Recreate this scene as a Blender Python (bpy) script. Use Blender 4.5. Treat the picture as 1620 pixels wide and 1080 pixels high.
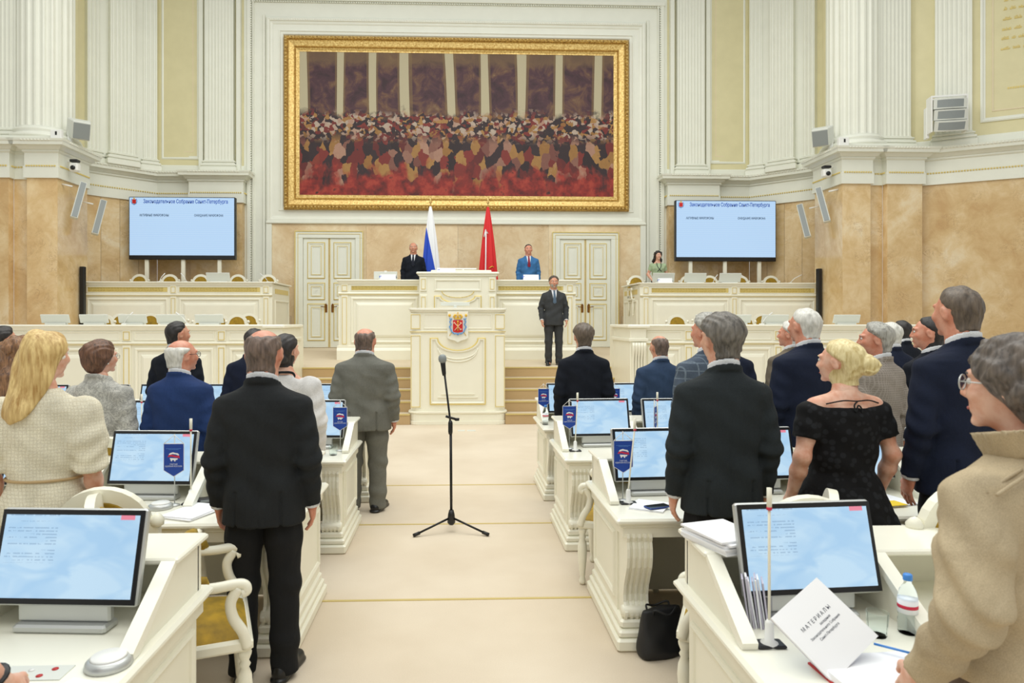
import bpy, math, random
import numpy as np
from mathutils import Matrix, Vector
random.seed(7)
PI = math.pi
for _o in list(bpy.data.objects): bpy.data.objects.remove(_o)
COL = bpy.context.scene.collection
SC = bpy.context.scene

# ------------------------------------------------------------------ camera
F, CX, CY, HC, YAW = 1080.0, 762.0, 508.0, 1.86, math.radians(2.0)
cam = bpy.data.cameras.new('camera'); cam_o = bpy.data.objects.new('camera', cam); COL.objects.link(cam_o)
cam.sensor_width = 36; cam.sensor_fit = 'HORIZONTAL'; cam.lens = F/1620*36
cam.shift_x = (810-CX)/1620; cam.shift_y = -(540-CY)/1620
cam_o.location = (0, 0, HC); cam_o.rotation_euler = (PI/2, 0, -YAW)
cam.clip_start = .05; cam.clip_end = 100
cam.dof.use_dof = True; cam.dof.focus_distance = 9.0; cam.dof.aperture_fstop = 5.0
SC.camera = cam_o
def ax(px, Y):                      # room X of image column px at room depth Y
    return Y*math.tan(YAW+math.atan((px-CX)/F))
def az(py, X, Y):                   # height of image row py at X, Y
    return HC-(py-CY)*(X*math.sin(YAW)+Y*math.cos(YAW))/F

# ------------------------------------------------------------------ light
w = bpy.data.worlds.new('hall_light'); SC.world = w; w.use_nodes = True
w.node_tree.nodes['Background'].inputs[0].default_value = (.985, 1.0, .965, 1)
w.node_tree.nodes['Background'].inputs[1].default_value = 0.52
def area(name, loc, size, power, rot=(0,0,0), col=(.99,1,.955)):
    l = bpy.data.lights.new(name, 'AREA'); l.shape = 'RECTANGLE'; l.size, l.size_y = size; l.energy = power; l.color = col
    o = bpy.data.objects.new(name, l); COL.objects.link(o); o.location = loc; o.rotation_euler = rot; return o
area('ceiling_laylight', (0, 8.5, 12.2), (15, 11), 1300)
area('ceiling_laylight_rear', (0, -2, 10.5), (12, 5), 330, rot=(math.radians(28),0,0))
SC.view_settings.view_transform = 'Standard'
try: SC.view_settings.look = 'None'
except Exception: pass
SC.view_settings.exposure = 0.2; SC.view_settings.gamma = 1; SC.view_settings.use_curve_mapping = False

# ------------------------------------------------------------------ materials
def lin(c):
    c = c/255.0
    return c/12.92 if c <= .04045 else ((c+.055)/1.055)**2.4
def rgb(r, g, b): return (lin(r), lin(g), lin(b), 1)
MATS = {}
class NT:
    def __init__(s, name):
        s.m = bpy.data.materials.new(name); s.m.use_nodes = True; s.t = s.m.node_tree; s.n = s.t.nodes; s.b = s.n['Principled BSDF']
        MATS[name] = s.m
    def add(s, typ, **kw):
        n = s.n.new(typ)
        for k, v in kw.items():
            if k in n.inputs: n.inputs[k].default_value = v
            else: setattr(n, k, v)
        return n
    def link(s, a, b): s.t.links.new(a, b)
    def math(s, op, a, b=None, c=None):
        n = s.n.new('ShaderNodeMath'); n.operation = op
        for i, v in enumerate((a, b, c)):
            if v is None: continue
            if hasattr(v, 'links') or hasattr(v, 'is_output'): s.link(v, n.inputs[i])
            else: n.inputs[i].default_value = v
        return n.outputs[0]
    def mix(s, f, a, b):
        n = s.n.new('ShaderNodeMix'); n.data_type = 'RGBA'
        for i, v in ((0, f), (6, a), (7, b)):
            if hasattr(v, 'is_output'): s.link(v, n.inputs[i])
            else: n.inputs[i].default_value = v
        return n.outputs[2]
    def coord(s, kind='Object', scale=(1,1,1)):
        t = s.n.new('ShaderNodeTexCoord'); mp = s.n.new('ShaderNodeMapping'); mp.inputs['Scale'].default_value = scale
        s.link(t.outputs[kind], mp.inputs[0]); return mp.outputs[0]
    def xyz(s, kind='Object'):
        t = s.n.new('ShaderNodeTexCoord'); sp = s.n.new('ShaderNodeSeparateXYZ'); s.link(t.outputs[kind], sp.inputs[0]); return sp.outputs
    def noise(s, vec, scale, detail=4, rough=.55, dist=0):
        n = s.add('ShaderNodeTexNoise', Scale=scale, Detail=detail, Roughness=rough, Distortion=dist); s.link(vec, n.inputs['Vector']); return n.outputs['Fac']
    def ramp(s, f, stops):
        n = s.n.new('ShaderNodeValToRGB'); e = n.color_ramp.elements
        while len(e) < len(stops): e.new(.5)
        for el, (p, c) in zip(e, stops): el.position = p; el.color = c
        s.link(f, n.inputs[0]); return n.outputs[0]
    def bump(s, h, strength=.2, dist=.01):
        n = s.add('ShaderNodeBump', Strength=strength, Distance=dist); s.link(h, n.inputs['Height']); s.link(n.outputs[0], s.b.inputs['Normal'])
    def base(s, c):
        if hasattr(c, 'is_output'): s.link(c, s.b.inputs['Base Color'])
        else: s.b.inputs['Base Color'].default_value = c
    def set(s, **kw):
        for k, v in kw.items(): s.b.inputs[k.replace('_', ' ')].default_value = v
        return s
def plain(name, c, rough=.5, metal=0, **kw):
    t = NT(name); t.base(rgb(*c)); t.set(Roughness=rough, Metallic=metal, **kw); return t.m
def paint(name, c, rough=.4, var=6):
    t = NT(name); v = t.coord(); n = t.noise(v, 3.0, 3)
    lo = tuple(max(0, k-var) for k in c)
    t.base(t.ramp(n, [(.3, rgb(*lo)), (.7, rgb(*c))])); t.set(Roughness=rough); return t.m
paint('cream', (243,240,222), .32, 4)
paint('cream_top', (245,243,228), .22, 3)
paint('wall_white', (232,233,220), .3, 4)
paint('wall_yellow', (222,214,172), .6, 6)
paint('wall_peach', (226,213,180), .6, 5)
paint('door_white', (232,234,222), .3, 4)
plain('gilt', (222,200,122), .38, .1)
def goldm(name, a, b, sc):
    t = NT(name); v = t.coord(); n = t.noise(v, sc, 5, .6); t.base(t.ramp(n, [(.35, rgb(*a)), (.65, rgb(*b))])); t.set(Roughness=.33, Metallic=.1 if 'fret' in name else .45); t.bump(n, .5, .02); return t.m
goldm('gold_frame', (186,146,74), (236,208,136), 22)
goldm('gold_dark', (126,88,34), (214,174,90), 30)
goldm('fret_gold', (196,172,90), (222,203,128), 40)
def marble(name, cols, sc=1.0, rough=.16):
    t = NT(name); v = t.coord('Object'); inf = t.n.new('ShaderNodeObjectInfo')
    ad = t.n.new('ShaderNodeVectorMath'); ad.operation = 'ADD'; t.link(v, ad.inputs[0])
    ml = t.n.new('ShaderNodeVectorMath'); ml.operation = 'SCALE'; ml.inputs['Scale'].default_value = 17.0
    cb = t.n.new('ShaderNodeCombineXYZ'); [t.link(inf.outputs['Random'], cb.inputs[i]) for i in range(3)]
    t.link(cb.outputs[0], ml.inputs[0]); t.link(ml.outputs[0], ad.inputs[1]); vv = ad.outputs[0]
    a = t.noise(vv, .55*sc, 6, .6, 1.2); b = t.noise(vv, 2.6*sc, 8, .68, 1.0)
    f = t.math('ADD', t.math('MULTIPLY', a, .62), t.math('MULTIPLY', b, .38))
    c = t.ramp(f, [(.36, rgb(*cols[0])), (.47, rgb(*cols[1])), (.56, rgb(*cols[2])), (.66, rgb(*cols[3]))])
    vn = t.noise(vv, 3.4*sc, 8, .75, 1.6); vm = t.ramp(t.math('ABSOLUTE', t.math('SUBTRACT', vn, .5)), [(.0, (1,1,1,1)), (.018, (0,0,0,1))])
    msk = t.ramp(t.noise(vv, 1.7*sc, 3), [(.5, (0,0,0,1)), (.66, (1,1,1,1))])
    mm = t.n.new('ShaderNodeMix'); mm.data_type = 'RGBA'; mm.blend_type = 'MULTIPLY'; mm.inputs[0].default_value = 1; t.link(vm, mm.inputs[6]); t.link(msk, mm.inputs[7])
    sf = t.n.new('ShaderNodeRGBToBW'); t.link(mm.outputs[2], sf.inputs[0])
    c2 = t.mix(t.math('MULTIPLY', sf.outputs[0], .75), c, rgb(*cols[4]))
    hs = t.n.new('ShaderNodeHueSaturation'); t.link(c2, hs.inputs['Color']); t.link(t.math('MULTIPLY_ADD', inf.outputs['Random'], .16, .92), hs.inputs['Value'])
    t.base(hs.outputs[0]); t.set(Roughness=rough); return t.m
marble('marble_pier', ((202,166,114), (216,186,136), (227,202,158), (236,220,188), (152,112,72)))
marble('marble_back', ((208,180,138), (219,195,156), (228,209,174), (236,222,194), (168,130,92)))
def carpet(name, a, b):
    t = NT(name); v = t.coord(); n1 = t.noise(v, .8, 4); n2 = t.noise(v, 160, 2)
    t.base(t.ramp(t.math('ADD', t.math('MULTIPLY', n1, .75), t.math('MULTIPLY', n2, .25)), [(.35, rgb(*a)), (.65, rgb(*b))])); t.set(Roughness=.95); t.b.inputs['Specular IOR Level'].default_value = .1; t.bump(n2, .25, .004); return t.m
carpet('carpet', (205,190,168), (219,206,186))
carpet('carpet_dais', (202,186,160), (215,201,176))
carpet('carpet_step', (186,158,116), (198,172,132))
plain('brass_strip', (214,194,128), .4, .3)
def velvet(name, c):
    t = NT(name); v = t.coord(); n = t.noise(v, 14, 4)
    lo = tuple(int(k*.72) for k in c); t.base(t.ramp(n, [(.3, rgb(*lo)), (.7, rgb(*c))])); t.set(Roughness=.7); t.b.inputs['Sheen Weight'].default_value = .35; t.b.inputs['Sheen Tint'].default_value = rgb(240,220,120); t.bump(t.noise(v, 300, 2), .15, .003); return t.m
velvet('mustard', (180,142,24))
plain('black_plastic', (22,22,24), .4); plain('black_metal', (26,26,28), .35, .3); plain('silver', (196,198,196), .35, .5)
plain('pale_grey', (214,216,208), .45); plain('mid_grey', (140,146,146), .5); plain('white_plastic', (236,236,232), .4)
plain('paper', (246,247,250), .7); plain('paper_edge', (196,192,208), .8); plain('ink', (70,74,90), .8); plain('red_plastic', (190,40,40), .5)
plain('blue_card', (44,70,140), .5); plain('blue_cap', (70,140,220), .4); plain('yellow_card', (240,205,20), .6)
plain('green_dot', (40,160,110), .5); plain('phone_glass', (16,17,20), .08); plain('bronze', (140,96,44), .35, .7)
def glass(name, tint=(.95,1,1,1)):
    t = NT(name); t.base(tint); t.set(Roughness=.03, IOR=1.12); t.b.inputs['Transmission Weight'].default_value = 1.0; return t.m
glass('clear_glass'); glass('bottle_plastic', (.9,.97,1,1))
def emis(name, c, st):
    t = NT(name); t.base((0,0,0,1)); t.b.inputs['Emission Color'].default_value = c; t.b.inputs['Emission Strength'].default_value = st; t.set(Roughness=.25); return t
def led():
    t = emis('led_screen', rgb(176,214,250), .80); x, y, z = t.xyz('Generated')
    s = t.math('SINE', t.math('MULTIPLY', z, 170.0)); f = t.math('MULTIPLY_ADD', s, .12, .5)
    c = t.mix(f, rgb(172,210,250), rgb(206,232,255)); t.link(c, t.b.inputs['Emission Color'])
led()
def monscreen():
    t = emis('monitor_screen', rgb(176,212,242), .84); x, y, z = t.xyz('Generated')
    v = t.coord('Generated', (1.3,1,1.3)); n = t.noise(v, 2.2, 2, .5, .8)
    bg = t.ramp(n, [(.35, rgb(172,210,241)), (.5, rgb(184,218,244)), (.62, rgb(196,226,247))])
    rows = t.math('GREATER_THAN', t.math('FRACT', t.math('MULTIPLY', z, 26.0)), .62)
    seg = t.math('GREATER_THAN', t.noise(t.coord('Generated', (1.2,1,26)), 1.0, 0), .47)
    fine = t.math('GREATER_THAN', t.noise(t.coord('Generated', (60,1,26)), 1.0, 0), .42)
    m = t.math('MULTIPLY', t.math('MULTIPLY', rows, t.math('MULTIPLY', seg, fine)), t.math('MULTIPLY', t.math('LESS_THAN', x, .40), t.math('GREATER_THAN', z, .42)))
    m = t.math('MULTIPLY', m, t.math('GREATER_THAN', x, .03))
    c = t.mix(t.math('MULTIPLY', m, .38), bg, rgb(90,120,160))
    rt = t.math('MULTIPLY', t.math('GREATER_THAN', x, .86), t.math('MULTIPLY', t.math('GREATER_THAN', z, .945), t.math('LESS_THAN', x, .965)))
    c = t.mix(rt, c, rgb(236,140,160)); t.link(c, t.b.inputs['Emission Color'])
monscreen()
def skin(name, c, red=.25):
    t = NT(name); v = t.coord(); n = t.noise(v, 18, 4)
    d = (int(c[0]*.93), int(c[1]*.80), int(c[2]*.74)); t.base(t.ramp(n, [(.35, rgb(*d)), (.65, rgb(*c))])); t.set(Roughness=.5); t.b.inputs['Subsurface Weight'].default_value = .08; t.b.inputs['Subsurface Radius'].default_value = (.02,.008,.004); return t.m
skin('skin_a', (222,176,152)); skin('skin_b', (212,160,134)); skin('skin_c', (232,190,168)); skin('skin_red', (218,160,136))
def hairm(name, a, b):
    t = NT(name); v = t.coord('Object', (70,70,9)); n = t.noise(v, 1.0, 5, .6); n2 = t.noise(t.coord(), 9, 3)
    t.base(t.ramp(t.math('ADD', t.math('MULTIPLY', n, .7), t.math('MULTIPLY', n2, .3)), [(.36, rgb(*a)), (.64, rgb(*b))])); t.set(Roughness=.48); t.bump(n, .6, .006); return t.m
hairm('hair_blonde', (172,132,70), (232,204,140)); hairm('hair_platinum', (190,166,104), (240,226,176)); hairm('hair_brown', (62,40,30), (126,88,64)); hairm('hair_dark', (20,17,18), (46,40,38))
hairm('hair_greydark', (62,58,54), (124,118,110)); hairm('hair_grey', (120,118,112), (188,186,178)); hairm('hair_white', (186,184,176), (230,228,220)); hairm('hair_thin', (70,58,52), (128,108,96))
hairm('hair_curlybrown', (70,46,34), (160,118,82)); hairm('hair_woman_grey', (52,46,44), (120,110,102)); hairm('hair_brownmid', (66,56,48), (112,98,84))
def cloth(name, c, weave=240, bumpy=.25, rough=.85, wr=.35):
    t = NT(name); v = t.coord(); n = t.noise(v, 5.0, 4, .55, .6); fi = t.noise(v, weave, 2)
    lo = tuple(int(k*.8) for k in c); t.base(t.ramp(t.math('ADD', t.math('MULTIPLY', n, .5), t.math('MULTIPLY', fi, .5)), [(.35, rgb(*lo)), (.65, rgb(*c))])); t.set(Roughness=rough); t.b.inputs['Specular IOR Level'].default_value = .25
    wv = t.noise(t.coord('Object', (1,1,.55)), 9.0, 3, .5, 1.2)
    t.bump(t.math('ADD', t.math('MULTIPLY', wv, wr*6), t.math('MULTIPLY', fi, bumpy*.25)), .35, .012); return t
cloth('suit_black', (38,41,43)); cloth('suit_charcoal', (41,47,50)); cloth('suit_navy', (26,34,56)); cloth('suit_darknavy', (22,27,38)); cloth('suit_blue', (38,62,112)); cloth('suit_steel', (54,74,104))
cloth('suit_grey', (124,124,116)); cloth('suit_bright', (66,122,178)); cloth('suit_graphite', (66,68,70)); cloth('suit_tan', (120,110,96)); cloth('orange_top', (206,96,50)); cloth('white_blouse', (240,238,236)); cloth('green_top', (184,204,164))
cloth('trouser_black', (28,29,31)); cloth('trouser_cream', (226,222,204)); cloth('skirt_taupe', (120,106,94)); cloth('shirt_white', (238,240,244), wr=.1); cloth('tie_dark', (34,38,50), wr=.05); cloth('tie_red', (140,40,60), wr=.05); cloth('tie_steel', (92,112,132), wr=.05)
def lines_cloth(name, c, lc, fx, fz, width, amt, wob=0.0):
    t = cloth(name, c); x, y, z = t.xyz(); v = t.coord()
    nn = t.noise(v, 30, 2)
    lx = t.math('LESS_THAN', t.math('FRACT', t.math('ADD', t.math('MULTIPLY', t.math('ADD', x, t.math('MULTIPLY', y, .7)), fx), t.math('MULTIPLY', nn, wob))), width)
    lz = t.math('LESS_THAN', t.math('FRACT', t.math('ADD', t.math('MULTIPLY', z, fz), t.math('MULTIPLY', nn, wob))), width)
    m = t.math('MAXIMUM', lx, lz); m = t.math('MULTIPLY', m, t.math('MULTIPLY_ADD', t.noise(v, 60, 2), amt*1.4, amt*.2))
    old = t.b.inputs['Base Color'].links[0].from_socket
    t.base(t.mix(m, old, rgb(*lc)))
lines_cloth('tweed_cream', (248,241,218), (190,178,146), 62, 62, .22, .42, .9)
lines_cloth('suit_plaid', (84,96,112), (132,146,158), 18, 18, .12, .6)
lines_cloth('suit_check', (150,140,130), (176,168,160), 60, 60, .3, .5)
def print_cloth():
    t = cloth('grey_print', (216,214,206)); v = t.coord(); n = t.noise(v, 11, 5, .7, 2.5)
    m = t.ramp(t.math('ABSOLUTE', t.math('SUBTRACT', n, .5)), [(.0, (1,1,1,1)), (.05, (0,0,0,1))]); n2 = t.ramp(t.noise(v, 7, 3), [(.5, (0,0,0,1)), (.62, (1,1,1,1))])
    sf = t.n.new('ShaderNodeRGBToBW'); t.link(m, sf.inputs[0]); s2 = t.n.new('ShaderNodeRGBToBW'); t.link(n2, s2.inputs[0])
    k = t.math('MULTIPLY', t.math('MAXIMUM', sf.outputs[0], t.math('MULTIPLY', s2.outputs[0], .6)), .7)
    old = t.b.inputs['Base Color'].links[0].from_socket; t.base(t.mix(k, old, rgb(110,110,108)))
print_cloth()
def floral():
    t = cloth('black_floral', (18,18,20)); v = t.coord(); vo = t.add('ShaderNodeTexVoronoi', Scale=24.0); t.link(v, vo.inputs['Vector'])
    m = t.ramp(vo.outputs['Distance'], [(.32, (1,1,1,1)), (.42, (0,0,0,1))]); sf = t.n.new('ShaderNodeRGBToBW'); t.link(m, sf.inputs[0])
    old = t.b.inputs['Base Color'].links[0].from_socket; t.base(t.mix(t.math('MULTIPLY', sf.outputs[0], .6), old, rgb(40,42,46)))
floral()
cloth('corduroy_beige', (200,182,150), weave=420, wr=.5)
plain('shoe_black', (18,18,19), .3); plain('eye_white', (225,222,216), .3); plain('eye_dark', (40,30,26), .2); plain('lip', (176,96,88), .5); plain('pearl', (240,236,228), .15); plain('bag_black', (24,25,28), .55); plain('lens_glass', (60,50,80), .1, Alpha=.35); plain('lens_clear', (240,245,250), .05, Alpha=.12)
plain('flag_red', (214,30,34), .6); plain('flag_white', (240,240,242), .6); plain('pennant_blue', (20,66,160), .55); plain('pennant_text', (226,232,244), .6); plain('pennant_red', (210,40,70), .6)
plain('arms_red', (206,34,30), .4); plain('arms_blue', (104,160,222), .4); plain('arms_gold', (230,186,60), .35); plain('arms_pale', (244,196,170), .4); plain('screen_text', (40,90,200), .6); plain('screen_dark', (50,80,120), .6)
M = MATS

# ------------------------------------------------------------------ mesh helpers
def cr(pts, n=6):
    P = [Vector(p) for p in pts]; P = [P[0]*2-P[1]]+P+[P[-1]*2-P[-2]]; out = []
    for i in range(1, len(P)-2):
        for k in range(n):
            t = k/n; a, b_, c, d = P[i-1], P[i], P[i+1], P[i+2]
            out.append(tuple(.5*((2*b_)+(c-a)*t+(2*a-5*b_+4*c-d)*t*t+(3*b_-a-3*c+d)*t**3)))
    out.append(tuple(P[-2])); return out
class MB:
    def __init__(s, M4=None): s.v = []; s.f = []; s.M = M4; s.sm = []
    def add(s, verts, faces, smooth=False):
        b = len(s.v)
        if s.M is not None:
            verts = [tuple(s.M @ Vector(v)) for v in verts]
            if s.M.determinant() < 0: faces = [tuple(reversed(f)) for f in faces]
        s.v += [tuple(v) for v in verts]; s.f += [tuple(i+b for i in f) for f in faces]; s.sm += [smooth]*len(faces); return s
    def box(s, x0, x1, y0, y1, z0, z1, c=0.0):
        if x0 > x1: x0, x1 = x1, x0
        if y0 > y1: y0, y1 = y1, y0
        if z0 > z1: z0, z1 = z1, z0
        if c <= 0:
            v = [(x0,y0,z0),(x1,y0,z0),(x1,y1,z0),(x0,y1,z0),(x0,y0,z1),(x1,y0,z1),(x1,y1,z1),(x0,y1,z1)]
            return s.add(v, [(3,2,1,0),(4,5,6,7),(0,1,5,4),(1,2,6,5),(2,3,7,6),(3,0,4,7)])
        c = min(c, (x1-x0)/2.01, (y1-y0)/2.01, (z1-z0)/2.01)
        return s.prism([(x0+c,y0),(x1-c,y0),(x1,y0+c),(x1,y1-c),(x1-c,y1),(x0+c,y1),(x0,y1-c),(x0,y0+c)], z0, z1, c)
    def prism(s, poly, z0, z1, c=0.0, axis='z'):
        # extrude a ccw xy polygon; c = chamfer at both ends
        n = len(poly)
        if c > 0:
            cx = sum(p[0] for p in poly)/n; cy = sum(p[1] for p in poly)/n
            mx = max(abs(p[0]-cx) for p in poly); my = max(abs(p[1]-cy) for p in poly)
            q = [(cx+(p[0]-cx)*(1-c/max(mx,1e-6)), cy+(p[1]-cy)*(1-c/max(my,1e-6))) for p in poly]
            rings = [(q,z0),(poly,z0+c),(poly,z1-c),(q,z1)]
        else: rings = [(poly,z0),(poly,z1)]
        v = []; f = []
        for pl, z in rings: v += [(p[0],p[1],z) for p in pl]
        for r in range(len(rings)-1):
            for i in range(n):
                j = (i+1)%n; f.append((r*n+i, r*n+j, (r+1)*n+j, (r+1)*n+i))
        f.append(tuple(reversed(range(n)))); f.append(tuple(range((len(rings)-1)*n, len(rings)*n)))
        if axis == 'x': v = [(z,x,y) for x,y,z in v]                 # polygon given as (y,z), extruded in x
        elif axis == 'y': v = [(x,z,y) for x,y,z in v]; f = [tuple(reversed(k)) for k in f]   # polygon (x,z), extruded in y
        return s.add(v, f)
    def lathe(s, prof, n=16, c=(0,0,0), smooth=True, flute=None):
        v = []; f = []
        for r, z in prof:
            for i in range(n):
                a = 2*PI*i/n; v.append((c[0]+r*math.cos(a), c[1]+r*math.sin(a), c[2]+z))
        m = len(prof)
        for k in range(m-1):
            for i in range(n):
                j = (i+1)%n; f.append((k*n+i, k*n+j, (k+1)*n+j, (k+1)*n+i))
        f.append(tuple(reversed(range(n)))); f.append(tuple(range((m-1)*n, m*n)))
        return s.add(v, f, smooth)
    def tube(s, pts, r, n=8, smooth=True, flat=None):
        pts = [Vector(p) for p in pts]; m = len(pts); rr = r if isinstance(r, (list,tuple)) else [r]*m
        v = []; f = []; prev = None
        for k, p in enumerate(pts):
            d = (pts[min(k+1,m-1)]-pts[max(k-1,0)]).normalized()
            if prev is None: a = d.cross(Vector((0,0,1))) if abs(d.z) < .9 else d.cross(Vector((1,0,0)))
            else: a = prev-d*prev.dot(d)
            a.normalize(); prev = a; b = d.cross(a).normalized()
            for i in range(n):
                t = 2*PI*i/n; fl = flat or 1.0
                v.append(tuple(p+a*(rr[k]*math.cos(t))+b*(rr[k]*fl*math.sin(t))))
        for k in range(m-1):
            for i in range(n):
                j = (i+1)%n; f.append((k*n+i, (k+1)*n+i, (k+1)*n+j, k*n+j))
        f.append(tuple(range(n))); f.append(tuple(reversed(range((m-1)*n, m*n))))
        return s.add(v, f, smooth)
    def frame(s, x0, x1, z0, z1, y, prof):
        # rectangular moulding on a plane facing -y: prof = [(inset, proud)]
        v = []; f = []
        for o, p in prof: v += [(x0+o,y-p,z0+o),(x1-o,y-p,z0+o),(x1-o,y-p,z1-o),(x0+o,y-p,z1-o)]
        for k in range(len(prof)-1):
            for i in range(4):
                j = (i+1)%4; f.append((k*4+i, k*4+j, (k+1)*4+j, (k+1)*4+i))
        return s.add(v, f)
    def sweep(s, path, prof, closed=False):
        # path = xy points, wall surface; outward = right of travel; prof = [(out, z)] bottom to top
        n = len(path); P = [Vector((p[0],p[1])) for p in path]; off = []
        for i in range(n):
            d0 = (P[i]-P[i-1]) if (i > 0 or closed) else None; d1 = (P[(i+1)%n]-P[i]) if (i < n-1 or closed) else None
            ns = [Vector((d.y,-d.x)).normalized() for d in (d0,d1) if d is not None and d.length > 1e-6]
            if len(ns) == 2:
                b = (ns[0]+ns[1]); b = b.normalized() if b.length > 1e-3 else ns[0]; off.append(b/max(.35, b.dot(ns[0])))
            else: off.append(ns[0])
        m = len(prof); v = []; f = []
        for i in range(n):
            for o, z in prof: q = P[i]+off[i]*o; v.append((q.x,q.y,z))
        for i in range(n if closed else n-1):
            j = (i+1)%n
            for k in range(m-1): f.append((i*m+k, j*m+k, j*m+k+1, i*m+k+1))
        if not closed: f.append(tuple(reversed(range(m)))); f.append(tuple(range((n-1)*m, n*m)))
        return s.add(v, f)
    def grid(s, fn, nu, nv, smooth=True):
        v = [tuple(fn(i/nu, j/nv)) for j in range(nv+1) for i in range(nu+1)]
        f = [(j*(nu+1)+i, j*(nu+1)+i+1, (j+1)*(nu+1)+i+1, (j+1)*(nu+1)+i) for j in range(nv) for i in range(nu)]
        return s.add(v, f, smooth)
    def mesh(s, name, mat):
        me = bpy.data.meshes.new(name); me.from_pydata(s.v, [], s.f); me.polygons.foreach_set('use_smooth', s.sm)
        if mat: me.materials.append(M[mat])
        me.update(); return me
    def build(s, name, mat, parent=None, label=None):
        return put(name, s.mesh(name, mat), parent, label)
def put(name, me, parent=None, label=None):
    o = bpy.data.objects.new(name, me); COL.objects.link(o)
    if parent is not None: o.parent = parent
    if label: o['label'] = label
    return o
def thing(name, label, cat, loc=(0,0,0), rotz=0, group=None, scale=None):
    o = bpy.data.objects.new(name, None); COL.objects.link(o); o.location = loc; o.rotation_euler = (0,0,rotz); o.empty_display_size = .1
    o['label'] = label; o['category'] = cat
    if group: o['group'] = group
    if scale: o.scale = scale
    return o
def tag(o, label, cat, group=None):
    o['label'] = label; o['category'] = cat
    if group: o['group'] = group
    return o
def struct(o, label=None):
    o['kind'] = 'structure'
    if label: o['label'] = label
    return o
def sroot(name, label=None):
    o = bpy.data.objects.new(name, None); COL.objects.link(o); struct(o, label); return o
def dup(root, loc=None, rotz=None, label=None, group=None, parent=None, **extra):
    r = root.copy(); COL.objects.link(r)
    if parent is not None: r.parent = parent
    if loc is not None: r.location = loc
    if rotz is not None: r.rotation_euler = (0,0,rotz)
    if label: r['label'] = label
    if group: r['group'] = group
    for ch in list(root.children): dup(ch, parent=r)
    return r
def text_mesh(body, size, mat, extrude=.0, align='CENTER', spacing=1.0, bold=0.0):
    cu = bpy.data.curves.new('lettering', 'FONT'); cu.body = body; cu.size = size; cu.align_x = align; cu.align_y = 'CENTER'; cu.extrude = extrude; cu.space_character = spacing; cu.resolution_u = 2; cu.offset = bold
    o = bpy.data.objects.new('lettering', cu); COL.objects.link(o); dg = bpy.context.evaluated_depsgraph_get(); dg.update()
    me = bpy.data.meshes.new_from_object(o.evaluated_get(dg)); bpy.data.objects.remove(o); me.materials.clear(); me.materials.append(M[mat]); return me
# ------------------------------------------------------------------ the room
def dz(Y): return .95+.05*(min(max(Y,13.5),17.0)-13.5)     # gently rising dais
b = MB().box(-16,16,-4,17.5,-.2,0); fl = struct(b.build('floor','carpet'), 'pale beige carpet of the lower hall')
for i, (Y, X0, X1) in enumerate([(4.57,-.9,.92),(6.27,-.9,.88),(7.76,-.92,.9)]):
    struct(MB().box(X0,X1,Y-.012,Y+.012,-.01,.004).build('trim_%d'%(i+1),'brass_strip'), 'thin brass strip across the aisle carpet')
p = MB().box(-.0,.12,11.55,11.68,0,.003,0); p.box(.16,.3,11.55,11.68,0,.003); tag(p.build('floor_socket','pale_grey'), 'flat floor socket plate in the carpet before the lectern', 'socket')
dv = [(-9.2,13.5,.95),(9.2,13.5,.95),(9.2,17,1.125),(-9.2,17,1.125),(9.2,19.3,1.125),(-9.2,19.3,1.125)]
b = MB(); b.add(dv+[], [(0,1,2,3),(3,2,4,5)])
b.box(-9.2,-3.06,13.5,13.6,0,.95-.01).box(3.06,9.2,13.5,13.6,0,.95-.01)
struct(b.build('floor_dais','carpet_dais'), 'carpeted dais floor behind the lectern')
st = sroot('stairs', 'broad flight of tan carpeted steps behind the lectern')
for k in range(5):
    y0 = 12.3+.3*k; z1 = .19*(k+1)
    for sx in (-1,1):
        o = MB().box(sx*.86,sx*3.05,y0,13.52,z1-.19,z1-.004,.004).build('step','carpet_step',st)
        MB().box(sx*.86,sx*3.05,y0-.012,y0+.03,z1-.02,z1+.003).build('nosing','brass_strip',o)
        MB().box(sx*.86,sx*3.05,y0+.03,y0+.3 if k<4 else 13.53,z1-.006,z1+.001).build('tread','carpet_dais',o)
# platforms of the tiers
for sx, nm in ((-1,'left'),(1,'right')):
    struct(MB().box(sx*3.2,sx*9.2,12.2,13.49,0,1.0).build('floor_platform_'+nm,'carpet_dais'))
    struct(MB().box(sx*3.3,sx*9.2,13.49,16.9,.2,1.16).build('floor_platform_rear_'+nm,'carpet_dais')) if False else None
    struct(MB().box(sx*4.6,sx*9.2,17.1,19.05,1.0,2.0).build('floor_gallery_'+nm,'carpet_dais'))
struct(MB().box(-2.4,2.4,15.1,17.6,1.0,1.9).build('floor_presidium','carpet_dais'))

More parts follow.
